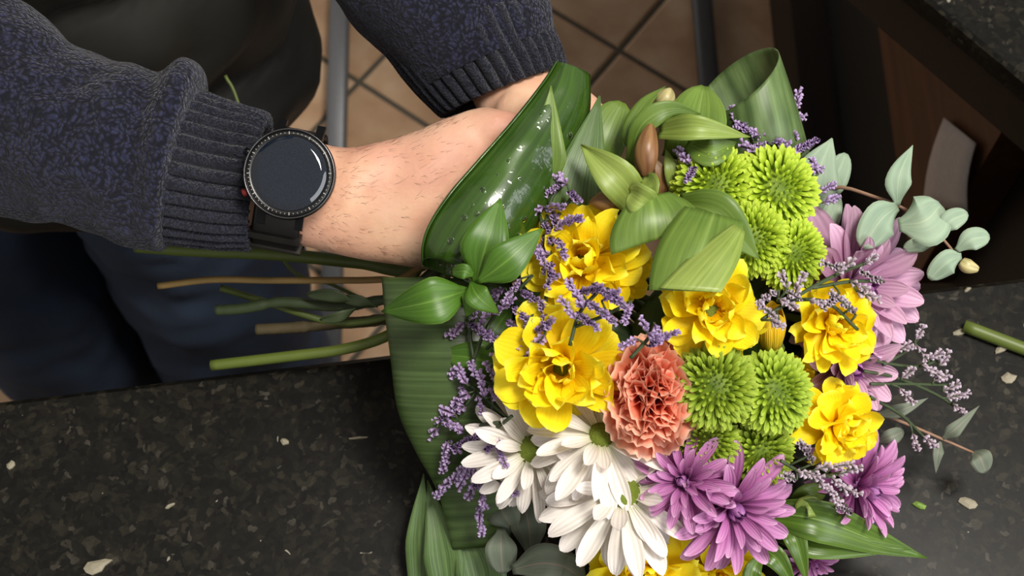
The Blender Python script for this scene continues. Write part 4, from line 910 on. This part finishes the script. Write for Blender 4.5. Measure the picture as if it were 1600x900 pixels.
# eucalyptus
EP = (.25, .5, 2.0)
sprig('eucalyptus_twig', 'grey-green eucalyptus twig reaching out at the upper right', 'foliage', [(1230, 340, .80), (1298, 294, .775), (1362, 306, .765), (1420, 330, .76), (1465, 365, .758), (1502, 408, .756)],
      [([(1402, 322, .758), (1405, 275, .752), (1426, 227, .758)], 42, (.2, .4, 1.3)), ([(1402, 322, .758), (1375, 345, .752), (1348, 388, .756)], 66, EP, 20), ([(1404, 352, .755), (1445, 345, .748), (1470, 320, .754)], 84, EP), ([(1466, 368, .755), (1485, 345, .75), (1512, 334, .755)], 34, EP), ([(1494, 392, .755), (1518, 374, .75), (1546, 370, .755)], 36, EP), ([(1502, 400, .755), (1480, 410, .75), (1452, 436, .756)], 42, EP, 15), ([(1475, 372, .757), (1440, 380, .752), (1412, 390, .757)], 30, EP, 30)], 'euca', 'redtwig', 'eucalyptus twigs', fold=.06)
o = COL.objects[[x.name for x in COL.objects if x.name.startswith('eucalyptus_twig')][-1]]
P_ = [V(1502, 408, .756), V(1512, 416, .755), V(1528, 421, .755)]
MB().tube(P_, lambda t: .0012 + .0028 * math.sin(math.pi * min(1, t * .8 + .15)), 12, 10).build('bud', 'budy', o)
sprig('eucalyptus_twig', 'lobed grey-green eucalyptus leaves behind the upper pompon', 'foliage', [(1200, 380, .82), (1270, 320, .79), (1290, 300, .785)],
      [([(1270, 340, .782), (1275, 280, .775), (1300, 216, .78)], 78, (.3, .5, 1.3)), ([(1285, 330, .784), (1305, 280, .777), (1322, 240, .782)], 40, EP), ([(1280, 390, .785), (1290, 340, .78), (1306, 300, .785)], 46, EP)], 'euca', 'redtwig', 'eucalyptus twigs', fold=.08)
sprig('eucalyptus_twig', 'reddish eucalyptus twig trailing over the counter on the right', 'foliage', [(1340, 640, .80), (1390, 652, .805), (1470, 685, .815), (1545, 718, .825)],
      [([(1472, 686, .815), (1495, 668, .808), (1530, 634, .815)], 24, (.2, .4, 1.2)), ([(1520, 706, .822), (1532, 716, .815), (1540, 738, .82)], 36, EP), ([(1470, 688, .818), (1465, 710, .812), (1462, 740, .818)], 18, (.2, .4, 1.3)), ([(1370, 690, .80), (1392, 683, .793), (1412, 674, .80)], 26, EP), ([(1365, 650, .805), (1410, 640, .797), (1450, 622, .805)], 22, (.2, .4, 1.2), 0)], 'eucadk', 'redtwig', 'eucalyptus twigs', fold=.08)
sprig('eucalyptus_twig', 'round eucalyptus leaves under the white daisies at the bottom', 'foliage', [(840, 740, .82), (800, 800, .815), (782, 832, .80), (790, 880, .80)],
      [([(783, 826, .795), (783, 858, .788), (786, 896, .795)], 50, EP), ([(806, 830, .80), (788, 805, .793), (775, 775, .80)], 54, EP, 20), ([(800, 890, .79), (850, 880, .782), (905, 890, .79)], 64, EP), ([(830, 870, .805), (826, 820, .797), (815, 775, .805)], 56, EP), ([(915, 910, .79), (890, 890, .785), (862, 876, .79)], 50, EP)], 'eucadk', 'redtwig', 'eucalyptus twigs', fold=.06)
# long blades at the lower right
bl = empty('lily_blades', V(1240, 800, .79)); tag(bl, 'long green blade leaves pointing to the lower right over the counter', 'foliage')
lf([(1200, 800, .775), (1280, 812, .765), (1370, 846, .785), (1448, 872, .80)], 66, 'blade', par=bl, twist=(-15, 15), fold=.35, pr=(.7, .35, 1.2))
lf([(1215, 830, .78), (1300, 850, .775), (1425, 858, .795)], 56, 'blade', par=bl, twist=(15, 0), fold=.3, pr=(.6, .35, 1.2))
lf([(1225, 810, .775), (1245, 850, .765), (1262, 915, .775)], 36, 'blade', par=bl, fold=.35, pr=(.5, .4, 1.3))
lf([(1180, 850, .775), (1215, 875, .765), (1245, 925, .775)], 36, 'blade', par=bl, fold=.35, pr=(.5, .4, 1.3))
lf([(1185, 930, .772), (1175, 895, .765), (1195, 860, .772)], 34, 'blade', par=bl, fold=.3, pr=(.5, .4, 1.3))
lf([(1250, 800, .772), (1262, 790, .762), (1292, 800, .77)], 34, 'alstl', par=bl, fold=.3, pr=(.5, .5, 1.6)); lf([(1240, 790, .775), (1262, 775, .765), (1290, 768, .775)], 40, 'alst', par=bl, fold=.3, pr=(.5, .5, 1.6))
MB().tube([V(1200, 805, .78), V(1050, 700, .80), V(880, 470, .84), GRIP], .0026, 8, 24).build('stem', 'stem', bl)

# ---- other cut stems that stick out on the left
def cutstem(label, pts, r, mat, cat='stem', knob=False):
    P = [GRIP + RT * .01] + [V(*p) for p in pts]; mb = MB()
    mb.tube(P, (lambda t: r * (1 + .25 * nz3(Vector((t * 30, 1, 1)), 1))) if knob else r, 10, 60)
    o = mb.build('cut_stem', mat, base=P[-1]); tag(o, label, cat, 'cut stems'); return o
cutstem('woody tan cut stem pointing left below the watch strap', T_B, .0021, 'twig')
cutstem('thick dark brown cut stem end, shortest of the bundle', T_E, .0036, 'bark', knob=True)
cutstem('flat green cut stem running under the watch', [(p[0], p[1], p[2] - .003) for p in T_A], .0040, 'stem')
cutstem('lowest cut stem, bright green, near the counter edge', [(p[0], p[1], p[2] - .003) for p in T_F], .0034, 'stempale')
ks = cutstem('knobbly dark green cut stem with leaf stubs', T_D, .0034, 'stemdk', knob=True)
for p, w_ in (([(560, 475, .855), (520, 462, .85), (478, 460, .855)], 22), ([(560, 480, .855), (530, 495, .85), (500, 500, .855)], 18), ([(590, 480, .855), (560, 470, .85), (530, 466, .855)], 20)):
    leaf_mb(MB(), p, w_, twist=30, wave=.1).build('leaf_stub', 'stemdk', ks, thick=.0005)
cutstem('thin green cut stem crossing the others diagonally', T_C, .0022, 'stem')
cutstem('thin dark stem whose green tip shows before the vest', T_G, .0012, 'stem')

# ---- scraps on the worktop
def scrap(px, py, l, w_, a, mat, label):
    c = PZ(px, py, TOP + .0012); dx = Vector((math.cos(a), math.sin(a), 0)); dy = Vector((-dx.y, dx.x, 0)); q = random.Random(px)
    rr = [q.uniform(.6, 1.1) for k in range(9)]
    mb = MB().grid(lambda s, t: c + (dx * math.cos(s * math.tau) * l + dy * math.sin(s * math.tau) * w_) * (rr[int(s * 9 + .5) % 9] * [1, 1, .45][int(t * 2 + .5)]) + Vector((0, 0, [-.0011, .0003, .0013][int(t * 2 + .5)])), 9, 2, True, True)
    tag(mb.build('plant_scrap', mat, smooth=False), label, 'plant scrap', 'plant scraps on the worktop')
scrap(152, 884, .0085, .0045, .4, 'debris', 'beige dry leaf scrap at the bottom left of the worktop')
scrap(1513, 785, .0065, .004, -.3, 'debris', 'pale dry scrap on the worktop at the lower right')
scrap(1437, 790, .0050, .0022, -.4, 'debrisg', 'small green scrap right of the purple bloom')
scrap(1575, 590, .0055, .004, .2, 'debris', 'pale scrap near the right end of the worktop')
scrap(17, 727, .0028, .003, .2, 'debris', 'tiny pale scrap at the far left of the worktop')
scrap(265, 790, .0034, .0012, .5, 'debris', 'thin white sliver in the middle left of the worktop')
scrap(445, 690, .0028, .0024, .1, 'debris', 'small pale speck between the scraps and the wrapped leaf')
scrap(560, 684, .006, .0007, .1, 'debris', 'thin pale sliver beside the wrapped leaf')
scrap(1500, 518, .005, .0022, .3, 'debris', 'whitish scrap touching the tip of the loose green stem')
scrap(1565, 545, .006, .0025, .5, 'debris', 'dull scrap just below the loose green stem')
scrap(1512, 402 + 50, .003, .0015, .5, 'debris', 'tiny scrap close to the far edge of the worktop')
a = PZ(1506, 509, TOP + .0045); b_ = PZ(1640, 560, TOP + .0045)
o = MB().tube([a, a.lerp(b_, .5), b_], .0042, 10, 8).build('loose_stem', 'stempale'); tag(o, 'loose cut green stem lying on the worktop at the right edge', 'stem')
